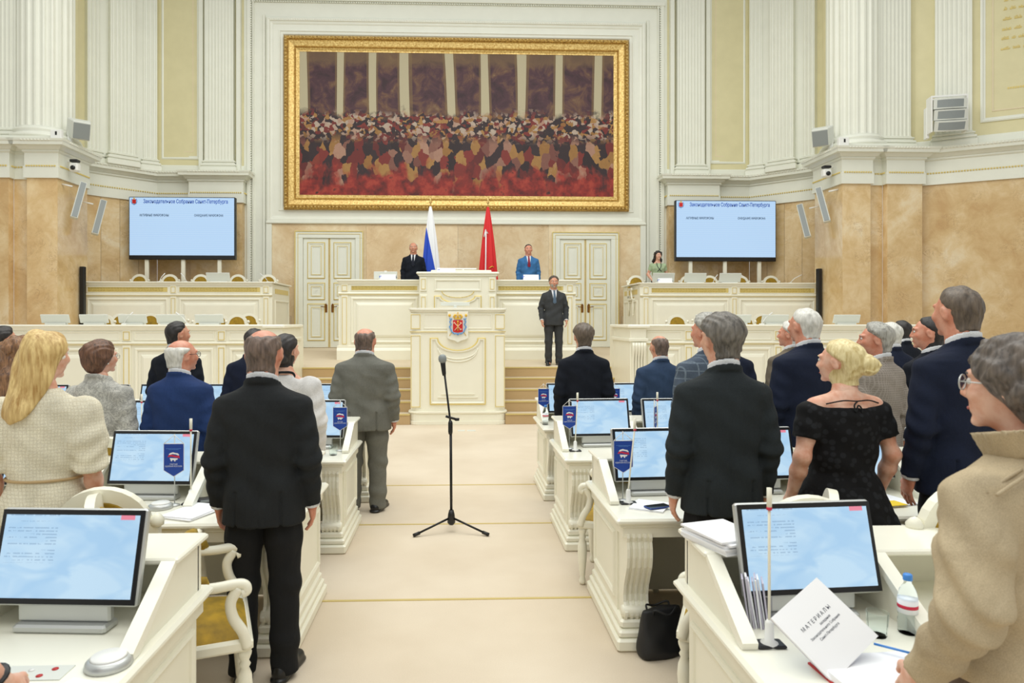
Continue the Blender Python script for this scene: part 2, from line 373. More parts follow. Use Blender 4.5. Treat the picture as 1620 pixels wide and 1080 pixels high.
HALF = [(-15.5,13.4),(-11.0,16.05),(-11.0,15.8),(-10.15,15.8),(-10.15,15.98),(-9.75,15.98),(-9.75,15.8),(-9.07,15.8),(-9.07,17.05),(-9.75,17.35),(-9.62,17.68),(-9.28,18.1),(-8.95,18.42),(-8.62,18.76),(-8.27,19.1),(-7.3,19.1),(-7.3,18.92),(-5.9,18.92),(-5.9,19.15)]
UP = [(-15.5,13.4),(-11.0,16.05),(-9.5,16.3),(-9.35,17.15),(-9.75,17.35),(-9.62,17.68),(-9.28,18.1),(-8.95,18.42),(-8.62,18.76),(-8.27,19.1),(-5.9,19.15)]
def mir(path): return [(-x,y) for x,y in reversed(path)]
def flute_profile(wd, dp, n, g=.55):
    # half-open cross-section of a fluted pilaster facing -y, centred on x=0, wall at y=0
    pts = [(-wd/2,.08),(-wd/2,-dp)]; pit = wd*.9/n
    for i in range(n):
        c = -wd*.45+pit*(i+.5); r = pit*g*.72
        for k in range(5):
            a = PI*k/4; pts.append((c-r*math.cos(a), -dp+r*.55*math.sin(a)))
    pts += [(wd/2,-dp),(wd/2,.08)]
    return pts
def pilaster(parent, x, y, ang, wd, z0, z1, n=7, dp=.1, mat='wall_white', name='pilaster'):
    Mx = Matrix.Translation((x,y,0)) @ Matrix.Rotation(ang,4,'Z')
    sh = MB(Mx).prism(flute_profile(wd,dp,n), z0+.34, z1).build(name,mat,parent)
    bs = MB(Mx); h = wd/2
    for o, a, c in ((.10,0,.14),(.07,.14,.17),(.085,.17,.23),(.04,.23,.27),(.06,.27,.31),(.02,.31,.345)): bs.box(-h-o,h+o,-dp-o,.08,z0+a,z0+c,.012)
    bs.build('base',mat,sh); return sh
def column(parent, x, y, r, z0, z1, n=22):
    poly = []
    for i in range(n):
        for k, dd in enumerate((0,0,.35,.5,.35)):
            a = 2*PI*(i+(0,.22,.4,.61,.82)[k])/n; rr = r-dd*.075; poly.append((x+rr*math.cos(a), y+rr*math.sin(a)))
    sh = MB().prism(poly, z0+.36, z1).build('column','wall_white',parent)
    MB().box(x-r-.13,x+r+.13,y-r-.13,y+r+.13,z0,z0+.09).lathe([(r+.13,.09),(r+.15,.13),(r+.13,.18),(r+.07,.20),(r+.05,.23),(r+.08,.27),(r+.08,.30),(r+.03,.33),(r,.37)],40,(x,y,z0)).build('base','wall_white',sh)
ENT = [(.0,5.10),(.05,5.10),(.05,5.36),(.035,5.37),(.035,5.66),(.07,5.69),(.07,5.73),(.10,5.735),(.16,5.80),(.24,5.81),(.25,5.87),(.27,5.90),(.28,5.94),(-.3,5.95)]
for sx, nm in ((-1,'left'),(1,'right')):
    path = HALF if sx < 0 else mir(HALF); up = UP if sx < 0 else mir(UP)
    R = sroot('wall_'+nm, 'marble and white pilastered wall on the %s of the hall'%nm)
    for a, c in zip(path[:-1], path[1:]):
        d = Vector((c[0]-a[0], c[1]-a[1])); nrm = Vector((d.y,-d.x)).normalized(); e = d.normalized()*.004; a = (a[0]+e.x,a[1]+e.y); c = (c[0]-e.x,c[1]-e.y); q = [(a[0],a[1]),(c[0],c[1]),(c[0]-nrm.x*.12,c[1]-nrm.y*.12),(a[0]-nrm.x*.12,a[1]-nrm.y*.12)]
        MB().prism(q, 0, 5.11).build('marble_slab','marble_pier',R)
    en = MB().sweep(path, ENT).build('entablature','wall_white',R)
    gb = MB()
    for a, c in zip(path[:-1], path[1:]):                      # bead moulding of the frieze
        d = Vector((c[0]-a[0], c[1]-a[1])); L = d.length; k = max(1,int(L/.055)); nrm = Vector((d.y,-d.x)).normalized()*.058
        for i in range(k):
            t = (i+.5)/k; px_, py_ = a[0]+d.x*t+nrm.x, a[1]+d.y*t+nrm.y; gb.box(px_-.017,px_+.017,py_-.017,py_+.017,5.352,5.388,.008)
    gb.build('bead_moulding','gilt',en)
    db = MB()
    for a, c in zip(path[:-1], path[1:]):                      # leaf row under the cornice lip
        d = Vector((c[0]-a[0], c[1]-a[1])); L = d.length; k = max(1,int(L/.07)); nrm = Vector((d.y,-d.x)).normalized()*.262
        for i in range(k):
            t = (i+.5)/k; px_, py_ = a[0]+d.x*t+nrm.x, a[1]+d.y*t+nrm.y; db.box(px_-.022,px_+.022,py_-.022,py_+.022,5.885,5.925,.01)
    db.build('leaf_moulding','wall_white',en)
    MB().sweep(up, [(-.02,5.9),(0,5.9),(0,11.8),(-.3,11.8)]).build('upper_wall','wall_yellow',R)
    MB().sweep(up, [(0,5.94),(.05,5.94),(.05,6.12),(.02,6.16),(0,6.16)]).build('upper_skirting','wall_white',R)
    S = sx
    column(R, S*9.68, 16.4, .6, 5.94, 11.8)
    pilaster(R, S*10.46, 16.12, 0, .74, 5.94, 11.8, 7, .16)
    pilaster(R, S*11.645, 15.67, -S*.532, .72, 5.94, 11.8, 7, .1)
    MB(Matrix.Translation((S*11.07,16.05,0)) @ Matrix.Rotation(-S*.3,4,'Z')).box(-.17,.17,-.02,.1,5.94,11.8).build('corner_strip','wall_peach',R)
    pilaster(R, S*6.55, 19.1, 0, .78, 5.94, 11.8, 8, .14)
    for xx in (-.5,.5): MB().box(S*6.55+xx*1.02-.06,S*6.55+xx*1.02+.06,19.0,19.16,5.94,11.8,.01).build('pilaster_strip','wall_white',R)
    dg = S*PI/4*-1
    pilaster(R, S*8.93, 18.40, dg, .62, 5.94, 11.8, 6, .2)
    pilaster(R, S*8.40, 18.93, dg*.75, .34, 5.94, 11.8, 3, .1)
    pilaster(R, S*9.42, 17.92, dg*1.3, .34, 5.94, 11.8, 3, .1)
    MB(Matrix.Translation((S*8.9,18.46,0)) @ Matrix.Rotation(dg,4,'Z')).box(-.86,.86,-.06,.1,5.94,11.8,.01).build('pilaster_backing','wall_white',R)
    # yellow field between the pilasters
    xa, xb = sorted((S*8.16,S*7.1)); PF = [(0,0),(0,.03),(.03,.045),(.06,.03),(.07,.012),(.1,.012),(.1,0)]
    pf = MB().frame(xa,xb,6.32,11.2,19.13,PF).build('panel_moulding','wall_white',R)
    MB().frame(xa+.19,xb-.19,6.52,11.0,19.13,[(0,0),(.005,.015),(.03,.015),(.035,0)]).build('panel_line','wall_peach',pf)
    # big field of the outer wall
    Mx = Matrix.Translation((S*11.0,16.05,0)) @ Matrix.Rotation(-S*.532,4,'Z')
    x0, x1 = (1.27,4.9) if S > 0 else (-4.9,-1.27)
    pf = MB(Mx).frame(x0,x1,6.45,11.2,.0,PF).build('panel_moulding','wall_white',R)
    MB(Mx).frame(x0+.22,x1-.22,6.68,11.0,0.0,[(0,0),(.005,.015),(.03,.015),(.035,0)]).build('panel_line','wall_peach',pf)
    if S > 0:
        wr = MB(Mx); rr = random.Random(4)
        for i, zt in enumerate((9.18,8.98,8.75,8.52,8.31,8.08)):   # gilt raised lettering, too small to read
            x = 1.72-.012*i
            while x < 3.2:
                l = .05+.12*rr.random()
                k = max(2,int(l/.022))
                for q in range(k):
                    hgt = .03+.05*rr.random(); wr.box(x+q*l/k,x+q*l/k+.011,-.012,.0,zt-.02+.0*q,zt-.02+hgt)
                    wr.box(x+q*l/k,x+(q+1)*l/k,-.010,.0,zt-.02+rr.random()*.03,zt-.008+rr.random()*.03)
                x += l+.05
        x = 1.78
        for q in range(9): wr.box(x+q*.045,x+q*.045+.03,-.01,0,7.17+.01*rr.random()-.02,7.195)
        wr.build('gilt_inscription','gilt',R)

# central bay
WB = sroot('wall_back', 'central white and marble wall behind the dais')
MB().box(-5.92,5.92,19.13,19.4,0,11.8).build('plaster_field','wall_white',WB)
for i in range(4):                                                # marble slabs of the dado
    xs = (-5.14,-2.55,0,2.55,5.14); MB().box(xs[i]+.002,xs[i+1]-.002,19.09,19.14,1.0,4.6).build('marble_slab','marble_back',WB)
for sx in (-1,1):
    MB().box(sx*5.14,sx*5.3,19.05,19.14,1.0,4.62,.012).build('marble_border','wall_white',WB)
    for xx, ww in ((5.78,.05),(5.66,.02),(5.36,.03)):
        MB().box(sx*xx-ww,sx*xx+ww,19.07,19.15,1.0,10.85 if xx>5.5 else 10.35,.012).build('upright_moulding','wall_white',WB)
    bd = MB()
    for k in range(150): bd.box(sx*5.72-.016,sx*5.72+.016,19.075,19.12,1.1+.065*k,1.1+.065*k+.045,.006)
    bd.build('bead_row','wall_white',WB)
MB().box(-5.85,5.85,19.055,19.15,10.745,10.86,.012).build('top_moulding','wall_white',WB)
bd = MB()
for k in range(176): bd.box(-5.7+.065*k,-5.7+.065*k+.045,19.075,19.12,10.70,10.733,.006)
bd.build('bead_row','wall_white',WB)
MB().frame(-5.3,5.3,4.58,10.28,19.13,[(0,0),(0,.06),(.04,.09),(.10,.09),(.12,.06),(.17,.05),(.2,.03),(.34,.03),(.35,.05),(.38,.05),(.39,.03),(.46,.03),(.47,0)]).build('niche_moulding','wall_white',WB)
MB().box(-5.3,5.3,19.02,19.14,4.56,4.63,.015).build('dado_rail','wall_white',WB)
bd = MB()
for k in range(160): bd.box(-5.22+.0653*k,-5.22+.0653*k+.04,19.03,19.08,10.2,10.23,.006)
bd.build('bead_row','wall_white',WB)

# painting: gilt frame and a plain, blotchy canvas in its colours
PT = thing('framed_painting', 'huge wide painting in a gilt frame high on the back wall', 'painting', (0,19.1,4.94))
FP = MB(); FP.frame(-4.8,4.8,0,4.81,0,[(0,-.05),(0,.10),(.03,.14),(.11,.16),(.13,.12)]); FP.build('frame_outer_moulding','gold_dark',PT)
FP = MB(); FP.frame(-4.67,4.67,.13,4.68,0,[(0,.12),(.02,.10),(.14,.07),(.17,.09),(.18,.04),(.2,.06),(.26,.03),(.29,.03),(.29,-.02)]); FP.build('frame','gold_frame',PT)
eg = MB()
for k in range(96):
    for zz in (.07,4.74): x = -4.72+k*9.44/95; eg.lathe([(.004,-.03),(.03,-.01),(.032,.012),(.004,.035)],6,(x,-.15,zz))
for k in range(46):
    for xx in (-4.73,4.73): z = .12+k*4.57/45; eg.lathe([(.004,-.03),(.03,-.01),(.032,.012),(.004,.035)],6,(xx,-.15,z))
eg.build('egg_moulding','gold_frame',PT)['kind'] = 'stuff'
def canvas():
    t = NT('canvas_colours'); x, y, z = t.xyz('Generated'); v = t.coord('Generated',(9,1,4.1)); cells = []
    nz = t.noise(v, 2.2, 5, .65, .6); up = t.ramp(nz, [(.35, rgb(58,30,38)), (.5, rgb(84,48,58)), (.62, rgb(120,84,62)), (.72, rgb(150,120,84))])
    # pale upright bands, ochre strip above, blotches of dark cloth, ochre and flesh tones below
    wx = t.math('ADD', x, t.math('MULTIPLY', t.noise(t.coord('Generated',(5,1,.3)), 1.0, 1), .10))
    fr = t.math('ABSOLUTE', t.math('SUBTRACT', t.math('FRACT', t.math('MULTIPLY', wx, 8.6)), .5)); band = t.math('LESS_THAN', fr, .11); band2 = t.math('LESS_THAN', fr, .17)
    och = t.ramp(t.math('ADD', z, t.math('MULTIPLY', nz, .12)), [(.94, (0,0,0,1)), (.99, (1,1,1,1))]); ob = t.n.new('ShaderNodeRGBToBW'); t.link(och, ob.inputs[0])
    up = t.mix(t.math('MULTIPLY', ob.outputs[0], .7), up, rgb(128,100,66)); up = t.mix(t.math('MULTIPLY', band2, .55), up, rgb(140,112,70)); up = t.mix(t.math('MULTIPLY', band, .9), up, rgb(214,203,168))
    def blot(sc, stretch):
        vo = t.add('ShaderNodeTexVoronoi', Scale=sc, Randomness=1.0); vv = t.coord('Generated',(9,1,stretch)); nv = t.add('ShaderNodeTexNoise', Scale=6.0, Detail=3.0); t.link(vv, nv.inputs['Vector'])
        ad = t.n.new('ShaderNodeVectorMath'); ad.operation = 'MULTIPLY_ADD'; t.link(nv.outputs['Color'], ad.inputs[0]); ad.inputs[1].default_value = (.22,.22,.22); t.link(vv, ad.inputs[2]); t.link(ad.outputs[0], vo.inputs['Vector'])
        hv = t.n.new('ShaderNodeSeparateColor'); t.link(vo.outputs['Color'], hv.inputs[0]); return hv.outputs[0]
    PAL = [(.0, rgb(24,22,28)), (.40, rgb(44,36,42)), (.42, rgb(120,36,32)), (.58, rgb(150,50,40)), (.60, rgb(176,126,60)), (.74, rgb(200,152,84)), (.76, rgb(206,160,134)), (.92, rgb(216,196,176))]
    midA = t.ramp(blot(9.5,4.6), PAL); midB = t.ramp(blot(4.6,2.6), [(p,c) for p,c in PAL[:7]]+[(.92, rgb(110,34,32))])
    mz = t.ramp(z, [(.36, (0,0,0,1)), (.44, (1,1,1,1))]); mzb = t.n.new('ShaderNodeRGBToBW'); t.link(mz, mzb.inputs[0]); mid = t.mix(mzb.outputs[0], midB, midA)
    n3 = t.noise(v, 9, 4, .7); mid = t.mix(t.math('MULTIPLY', n3, .4), mid, rgb(84,34,32))
    fl_ = t.ramp(t.noise(v, 3.2, 5, .6), [(.35, rgb(96,26,24)), (.5, rgb(158,44,36)), (.62, rgb(190,70,52)), (.72, rgb(60,26,26))])
    edge = t.math('ADD', z, t.math('MULTIPLY_ADD', nz, .22, -.11))
    e1 = t.ramp(t.math('ADD', edge, t.math('MULTIPLY_ADD', t.noise(t.coord('Generated',(9,1,2)), 2.6, 3), .5, -.25)), [(.10, (0,0,0,1)), (.20, (1,1,1,1))]); e2 = t.ramp(edge, [(.54, (0,0,0,1)), (.60, (1,1,1,1))])
    a = t.n.new('ShaderNodeRGBToBW'); t.link(e1, a.inputs[0]); c = t.n.new('ShaderNodeRGBToBW'); t.link(e2, c.inputs[0])
    hsv = t.n.new('ShaderNodeHueSaturation'); hsv.inputs['Value'].default_value = .72; t.link(t.mix(c.outputs[0], t.mix(t.math('MULTIPLY', a.outputs[0], 1.0), fl_, mid), up), hsv.inputs['Color']); t.base(hsv.outputs[0]); t.set(Roughness=.6)
canvas()
MB().box(-4.4,4.4,-.02,.03,.40,4.44).build('canvas','canvas_colours',PT)

# doors
def door(n, xc):
    R = sroot('door_%d'%n, 'tall white double door with gilt panels'); zb = 1.125; zt = 4.16; Y = 19.08
    cs = MB()
    for sx in (-1,1):
        cs.box(xc+sx*.72,xc+sx*.94,Y-.06,Y+.06,zb,zt,.01)
        cs.box(xc+sx*.70,xc+sx*.96,Y-.08,Y+.06,zb,zb+.24,.01)
    cs.box(xc-.94,xc+.94,Y-.06,Y+.06,zt,zt+.2,.01); cs.build('door_frame','door_white',R)
    gl = MB(); gl.frame(xc-.94,xc+.94,zb-.3,zt+.2,Y-.06,[(0,0),(0,.022),(.022,.022),(.022,0)]); gl.frame(xc-.86,xc+.86,zb-.3,zt+.12,Y-.06,[(0,0),(0,.012),(.012,.012),(.012,0)]); gl.build('gilt_line','gilt',R)
    for sx in (-1,1):
        a, c = sorted((xc+sx*.715, xc+sx*.012)); lf = MB().box(a,c,Y-.012,Y+.03,zb+.01,zt,.006).build('door_leaf','door_white',R)
        MB().box(xc+sx*.02-.008,xc+sx*.02+.008,Y-.02,Y,zb+.02,zt-.01).build('gilt_line','gilt',lf)
        pa, pc = sorted((xc+sx*.60, xc+sx*.12))
        for z0, z1 in ((zb+.2,zb+1.22),(zb+1.33,zb+1.8),(zb+1.92,zb+2.92)):
            MB().frame(pa,pc,z0,z1,Y-.012,[(0,0),(.01,.025),(.05,.018),(.06,.005),(.1,.005),(.11,.018),(.14,.018),(.15,.006),(.18,.01),(.24,.01)]).build('panel','door_white',lf)
            g = MB(); g.frame(pa,pc,z0,z1,Y-.014,[(-.004,0),(-.004,.012),(.014,.028),(.02,.022)]); g.frame(pa+.10,pc-.10,z0+.1,z1-.1,Y-.016,[(0,0),(0,.022),(.012,.022),(.012,0)]); g.build('gilt_line','gilt',lf)
        hd = MB(); hx = xc+sx*.09; hd.box(hx-.035,hx+.035,Y-.035,Y-.01,zb+.98,zb+1.2,.02); hd.lathe([(.018,0),(.02,.012),(.018,.03),(.004,.035)],10,(hx,Y-.04,zb+1.19)); hd.tube([(hx,Y-.03,zb+1.13),(hx,Y-.09,zb+1.13),(hx+sx*.13,Y-.09,zb+1.14)],.012); hd.build('handle','bronze',lf)
door(1, -3.56); door(2, 3.58)

# ------------------------------------------------------------------ tier fronts
PNL = [(0,0),(.008,.02),(.03,.028),(.05,.02),(.06,.004)]
RAI = [(0,.0),(.03,.03),(.05,.035)]
def tier_front(R, x0, x1, yf, zb, zt, strips, gold, fr=.22, depth=.5, side=None):
    lo, hi = sorted((x0,x1))
    MB().box(lo,hi,yf,yf+.12,zb,zt-.02).build('front_board','cream',R)
    MB().sweep([(lo-.03 if side!=1 else lo,yf-.0),(hi,yf)], [(0,zb),(.07,zb),(.07,zb+.2),(.05,zb+.24),(.03,zb+.26),(.03,zb+.30),(0,zb+.31)]).build('plinth','cream',R)
    zf = zt-.08-fr
    MB().sweep([(lo,yf),(hi,yf)], [(0,zf-.045),(.02,zf-.045),(.035,zf-.02),(.02,zf),(0,zf)]).build('frieze_rail','cream',R)
    MB().sweep([(lo,yf),(hi,yf)], [(0,zf-.05),(.028,zf-.05),(.028,zf-.044),(0,zf-.044)]).build('gilt_line','gilt',R)
    tp = MB(); tp.box(lo-.04,hi+.04,yf-.07,yf+depth,zt-.035,zt,.012); tp.sweep([(lo,yf),(hi,yf)], [(0,zt-.1),(.015,zt-.1),(.05,zt-.04),(.05,zt-.035),(0,zt-.035)]); tp.build('worktop','cream_top',R)
    edges = sorted([lo,hi]+[s-.08 for s in strips]+[s+.08 for s in strips])
    for s in strips:
        ps = MB().box(s-.075,s+.075,yf-.02,yf,zb+.3,zf-.05,.006).build('pilaster','cream',R)
        MB().frame(s-.05,s+.05,zb+.34,zf-.1,yf-.02,[(0,0),(0,.008),(.01,.008),(.01,0)]).build('gilt_line','gilt',ps)
        fb = MB().box(s-.075,s+.075,yf-.02,yf,zf+.01,zt-.1,.006).build('frieze_block','cream',R)
        MB().frame(s-.055,s+.055,zf+.03,zt-.12,yf-.02,[(0,0),(0,.008),(.01,.008),(.01,0)]).build('gilt_line','gilt',fb)
    for a, c in zip(edges[::2], edges[1::2]):
        if c-a < .3: continue
        pn = MB().frame(a+.05,c-.05,zb+.36,zf-.10,yf,PNL).build('panel','cream',R)
        MB().frame(a+.16,c-.16,zb+.48,zf-.22,yf,[(0,0),(.02,.018),(.06,.03),(.10,.03)]).add([(a+.26,yf-.03,zb+.58),(c-.26,yf-.03,zb+.58),(c-.26,yf-.03,zf-.32),(a+.26,yf-.03,zf-.32)],[(0,1,2,3)]).build('raised_field','cream',pn)
        fp = MB().frame(a+.04,c-.04,zf+.025,zt-.115,yf,[(0,0),(.005,.012),(.02,.012),(.025,0)]).build('frieze_panel','cream',R)
        if gold:
            MB().box(a+.07,c-.07,yf-.008,yf+.01,zf+.05,zt-.14).build('gilt_band','gilt',fp)
            key = MB(); n = int((c-a-.16)/.07); h0 = zf+.055; h1 = zt-.145
            for i in range(n):
                x = a+.08+i*.07; key.box(x,x+.012,yf-.016,yf-.006,h0,h1); key.box(x,x+.045,yf-.016,yf-.006,h1-.02,h1-.008); key.box(x+.033,x+.045,yf-.016,yf-.006,h0+.02,h1-.008); key.box(x+.02,x+.045,yf-.016,yf-.006,h0+.018,h0+.03)
            key.build('fret','fret_gold',fp)
for S, nm in ((-1,'left'),(1,'right')):
    R = thing('tier_desk', 'long cream panelled desk of the %s upper tier with gilt fret band'%nm, 'desk', (0,0,0))
    tier_front(R, S*4.57, S*9.1, 17.0, 1.12, 2.83, [S*4.72,S*6.97], True)
    sd = MB().box(S*4.57,S*4.69,17.12,18.7,1.12,2.78).build('end_board','cream',R)
    Mx = Matrix.Translation((S*4.57,17.9,0)) @ Matrix.Rotation(S*-PI/2,4,'Z')
    MB(Mx).frame(-.68,.68,1.5,2.4,0,PNL).build('panel','cream',R); MB(Mx).box(-.66,.66,-.008,0,2.55,2.67).build('gilt_band','gilt',R)
    MB(Mx).box(-.82,.82,-.06,0,1.12,1.4,.015).build('plinth','cream',R); MB().box(S*4.51,S*4.75,17.0,18.72,2.79,2.83,.01).build('end_cap','cream_top',R)
    R = thing('tier_desk', 'long cream panelled desk of the %s lower tier, beside the steps'%nm, 'desk', (0,0,0))
    tier_front(R, S*3.33, S*9.0, 12.1, 0, 1.80, [S*4.13,S*5.76,S*7.38], False)
    en = MB(); lo, hi = sorted((S*3.05,S*3.34)); en.box(lo,hi,11.98,13.3,0,1.74,.01); en.box(lo-.03,hi+.03,11.95,13.35,1.5,1.56,.01); en.build('end_pier','cream',R)
    MB().box(lo-.05,hi+.05,11.92,13.4,1.74,1.80,.015).box(lo-.03,hi+.03,11.94,13.36,0,.22,.015).build('pier_cap','cream_top',R)
    co = MB()
    for k in range(5): x = lo+.045+.05*k; co.tube([(x,11.93,1.48),(x,11.915,1.42),(x,11.93,1.33),(x,11.96,1.2),(x,11.97,.7),(x,11.965,.3)],[.024,.028,.026,.02,.018,.02],6)
    co.build('fluted_console','cream',R)
    sd = MB().box(S*3.05,S*3.17,13.3,13.6,0,1.78).build('end_board','cream',R)
# presidium
R = thing('presidium_desk', 'broad cream presidium desk with gilt bands and raised middle', 'desk', (0,0,0))
for S in (-1,1):
    lo, hi = sorted((S*.82,S*2.6)); tier_front(R, lo, hi, 15.0, 1.02, 2.77, [S*2.47], True, .2)
    MB().box(S*2.48,S*2.6,15.1,16.6,1.02,2.74).build('end_board','cream',R); MB().box(S*2.42,S*2.66,15.0,16.62,2.735,2.77,.01).build('end_cap','cream_top',R)
def dip_panel(R, x0, x1, z0, z1, y, dip, rx, mat='cream', gilt=True, w=.05):
    # panel whose top edge dips in an arc in the middle
    def outline(o):
        pts = [(x0+o,z0+o),(x1-o,z0+o),(x1-o,z1-o)]; xm = (x0+x1)/2
        for k in range(13):
            a = PI*k/12; pts.append((xm+(rx+o)*math.cos(a), z1-o-(dip)*math.sin(a)))
        pts.append((x0+o,z1-o)); return pts
    def ring(prof, mt, nm, par):
        v = []; f = []; n = None
        for o, p in prof:
            q = outline(o); n = len(q); v += [(a,y-p,c) for a,c in q]
        for k in range(len(prof)-1):
            for i in range(n): j = (i+1)%n; f.append((k*n+i,k*n+j,(k+1)*n+j,(k+1)*n+i))
        return MB().add(v,f).build(nm,mt,par)
    pn = ring([(0,0),(.006,.02),(w*.6,.028),(w,.006)], mat, 'panel', R)
    if gilt: ring([(-.004,0),(-.004,.022),(.012,.03),(.016,.02)], 'gilt', 'gilt_line', pn)
    return pn
MB().box(-.82,.82,14.55,15.2,1.0,2.86,.01).build('middle_block','cream',R)
MB().box(-.88,.88,14.48,15.3,2.86,2.91,.015).box(-.84,.84,14.51,15.2,2.82,2.86,.01).build('middle_top','cream_top',R)
MB().box(-.6,.75,15.2,15.6,2.9,3.0,.015).build('middle_shelf','cream',R)
for S in (-1,1):
    pl = MB().box(S*.66,S*.8,14.52,14.56,1.3,2.42,.006).build('pilaster','cream',R); MB().frame(S*.73-.045,S*.73+.045,1.4,2.38,14.52,[(0,0),(0,.008),(.01,.008),(.01,0)]).build('gilt_line','gilt',pl)
    pl = MB().box(S*.66,S*.8,14.52,14.56,2.5,2.8,.006).build('pilaster','cream',R); MB().frame(S*.73-.045,S*.73+.045,2.54,2.76,14.52,[(0,0),(0,.008),(.01,.008),(.01,0)]).build('gilt_line','gilt',pl)
MB().frame(-.5,.5,2.5,2.76,14.55,[(0,0),(.006,.02),(.03,.024),(.05,.004)]).build('panel','cream',R)
g = MB(); 
for k in range(12):
    a0 = PI*k/12; a1 = PI*(k+1)/12; g.tube([(.34*math.cos(a0),14.52,2.5-.14*math.sin(a0)),(.34*math.cos(a1),14.52,2.5-.14*math.sin(a1))],.009,5)
g.build('gilt_line','gilt',R)
dip_panel(R, -.5, .5, 1.4, 2.4, 14.55, .14, .36)
# lectern
R = thing('lectern', 'tall cream lectern with gilt lines and painted coat of arms', 'lectern', (0,12.3,0))
def rr_poly(hw, y0, y1, r, n=6):
    p = [];
    for cx_, cy_, a0 in ((hw-r,y0+r,-PI/2),): 
        for k in range(n+1): a = a0+PI/2*k/n; p.append((cx_+r*math.cos(a), cy_+r*math.sin(a)))
    p += [(hw,y1),(-hw,y1)]
    for k in range(n+1): a = PI+PI/2*k/n; p.append((-hw+r+r*math.cos(a), y0+r+r*math.sin(a)))
    return p
MB().prism(rr_poly(.86,.03,.95,.16), .0, 2.04).build('body','cream',R)
MB().prism(rr_poly(.90,-.03,.95,.2), 0, .07,.01).prism(rr_poly(.885,-.01,.95,.18), .07, .2,.01).prism(rr_poly(.9,-.03,.95,.2), .2, .24,.012).build('plinth','cream',R)
MB().prism(rr_poly(.89,-.03,.98,.15), 2.06, 2.10,.008).prism(rr_poly(.875,0,.97,.15), 2.03, 2.06,.008).build('top','cream_top',R)
MB().prism(rr_poly(.872,.012,.95,.16), 1.655, 1.69,.01).build('string_course','cream',R)
MB().prism(rr_poly(.876,.008,.95,.16), 1.663, 1.676).build('gilt_line','gilt',R)
for S in (-1,1):
    for z0, z1 in ((.3,1.62),(1.71,2.0)):
        ps = MB().box(S*.66,S*.85,.012,.04,z0,z1,.008).build('pilaster','cream',R)
        lo, hi = sorted((S*.675,S*.845)); MB().frame(lo,hi,z0+.015,z1-.015,.012,[(0,0),(0,.008),(.01,.008),(.01,0)]).build('gilt_line','gilt',ps)
MB().frame(-.62,.62,1.72,2.0,.03,[(0,0),(.005,.012),(.02,.012),(.025,0)]).build('panel','cream',R)
pn = dip_panel(R, -.5, .5, .36, 1.56, .03, .22, .36)
c = MB()
for rr_, zz in ((.36,1.38),(.34,1.33)):
    c.tube([(rr_*math.cos(PI*k/14),.025,zz-.2*math.sin(PI*k/14)) for k in range(15)],.014,6)
c.box(-.36,.36,.012,.03,.48,.5).box(-.3,.3,.012,.03,.54,.555); c.build('panel_relief','cream',pn)
ar = MB(); ap = [(-.185,.10),(-.13,.07),(-.06,.055),(0,.02),(.06,.055),(.13,.07),(.185,.10),(.185,.58),(-.185,.58)]
ar.prism(ap,-.035,.025,axis='y'); A = ar.build('coat_of_arms','cream_top',R,'shield plaque with red city arms, blue ribbon and gold crown'); A.location = (0,0,1.46)
def fl2(poly, y, name, mat, par=A, th=.012): return MB().prism(poly,y-th,y,axis='y').build(name,mat,par)
fl2([(-.1,.2),(0,.18),(.1,.2),(.1,.43),(-.1,.43)],-.036,'shield_border','flag_white')
fl2([(-.088,.212),(0,.195),(.088,.212),(.088,.42),(-.088,.42)],-.045,'shield','arms_red')
a = MB(); a.tube([(-.062,-.063,.372),(.06,-.063,.245)],.008,6).tube([(.062,-.063,.372),(-.06,-.063,.235)],.008,6); a.tube([(-.085,-.063,.362),(-.065,-.063,.375),(-.05,-.063,.388)],.007,6); a.tube([(.03,-.063,.385),(.062,-.063,.372),(.072,-.063,.352)],.007,6).tube([(.035,-.063,.25),(.06,-.063,.245),(.068,-.063,.268)],.007,6); a.build('anchors','arms_pale',A)
a = MB(); a.tube([(0,-.066,.225),(0,-.066,.37)],.008,6).lathe([(.003,-.02),(.016,-.008),(.018,.008),(.003,.025)],8,(0,-.066,.39)); a.build('sceptre','arms_gold',A)
crn = MB(); crn.box(-.05,.05,-.07,-.03,.435,.452).lathe([(.004,0),(.012,.012),(.004,.03)],8,(0,-.055,.535))
for sx in (-1,1): crn.tube([(sx*.05,-.055,.45),(sx*.075,-.055,.485),(sx*.055,-.055,.515),(sx*.02,-.055,.51)],[.014,.017,.016,.008],8)
crn.tube([(-.0,-.05,.45),(0,-.06,.53)],[.02,.01],8); crn.build('crown','arms_gold',A)
for sx in (-1,1):
    rb = MB(); rb.tube([(sx*.15,-.05,.452),(sx*.118,-.055,.43),(sx*.145,-.055,.39),(sx*.118,-.055,.345),(sx*.15,-.055,.30),(sx*.125,-.055,.255),(sx*.105,-.055,.21),(sx*.06,-.055,.172),(sx*.03,-.055,.185),(0,-.055,.155)],[.014,.018,.022,.02,.024,.022,.02,.022,.02,.022],6,flat=.5); rb.tube([(sx*.105,-.05,.45),(sx*.12,-.05,.44)],.012,6); rb.build('ribbon','arms_blue',A)
    sc = MB(); sc.tube([(sx*.15,-.045,.14),(sx*.11,-.045,.2)],.006,6); sc.lathe([(.004,-.026),(.022,-.01),(.024,.01),(.006,.028)],8,(sx*.148,-.05,.505)); sc.build('sceptre_end','arms_gold',A)
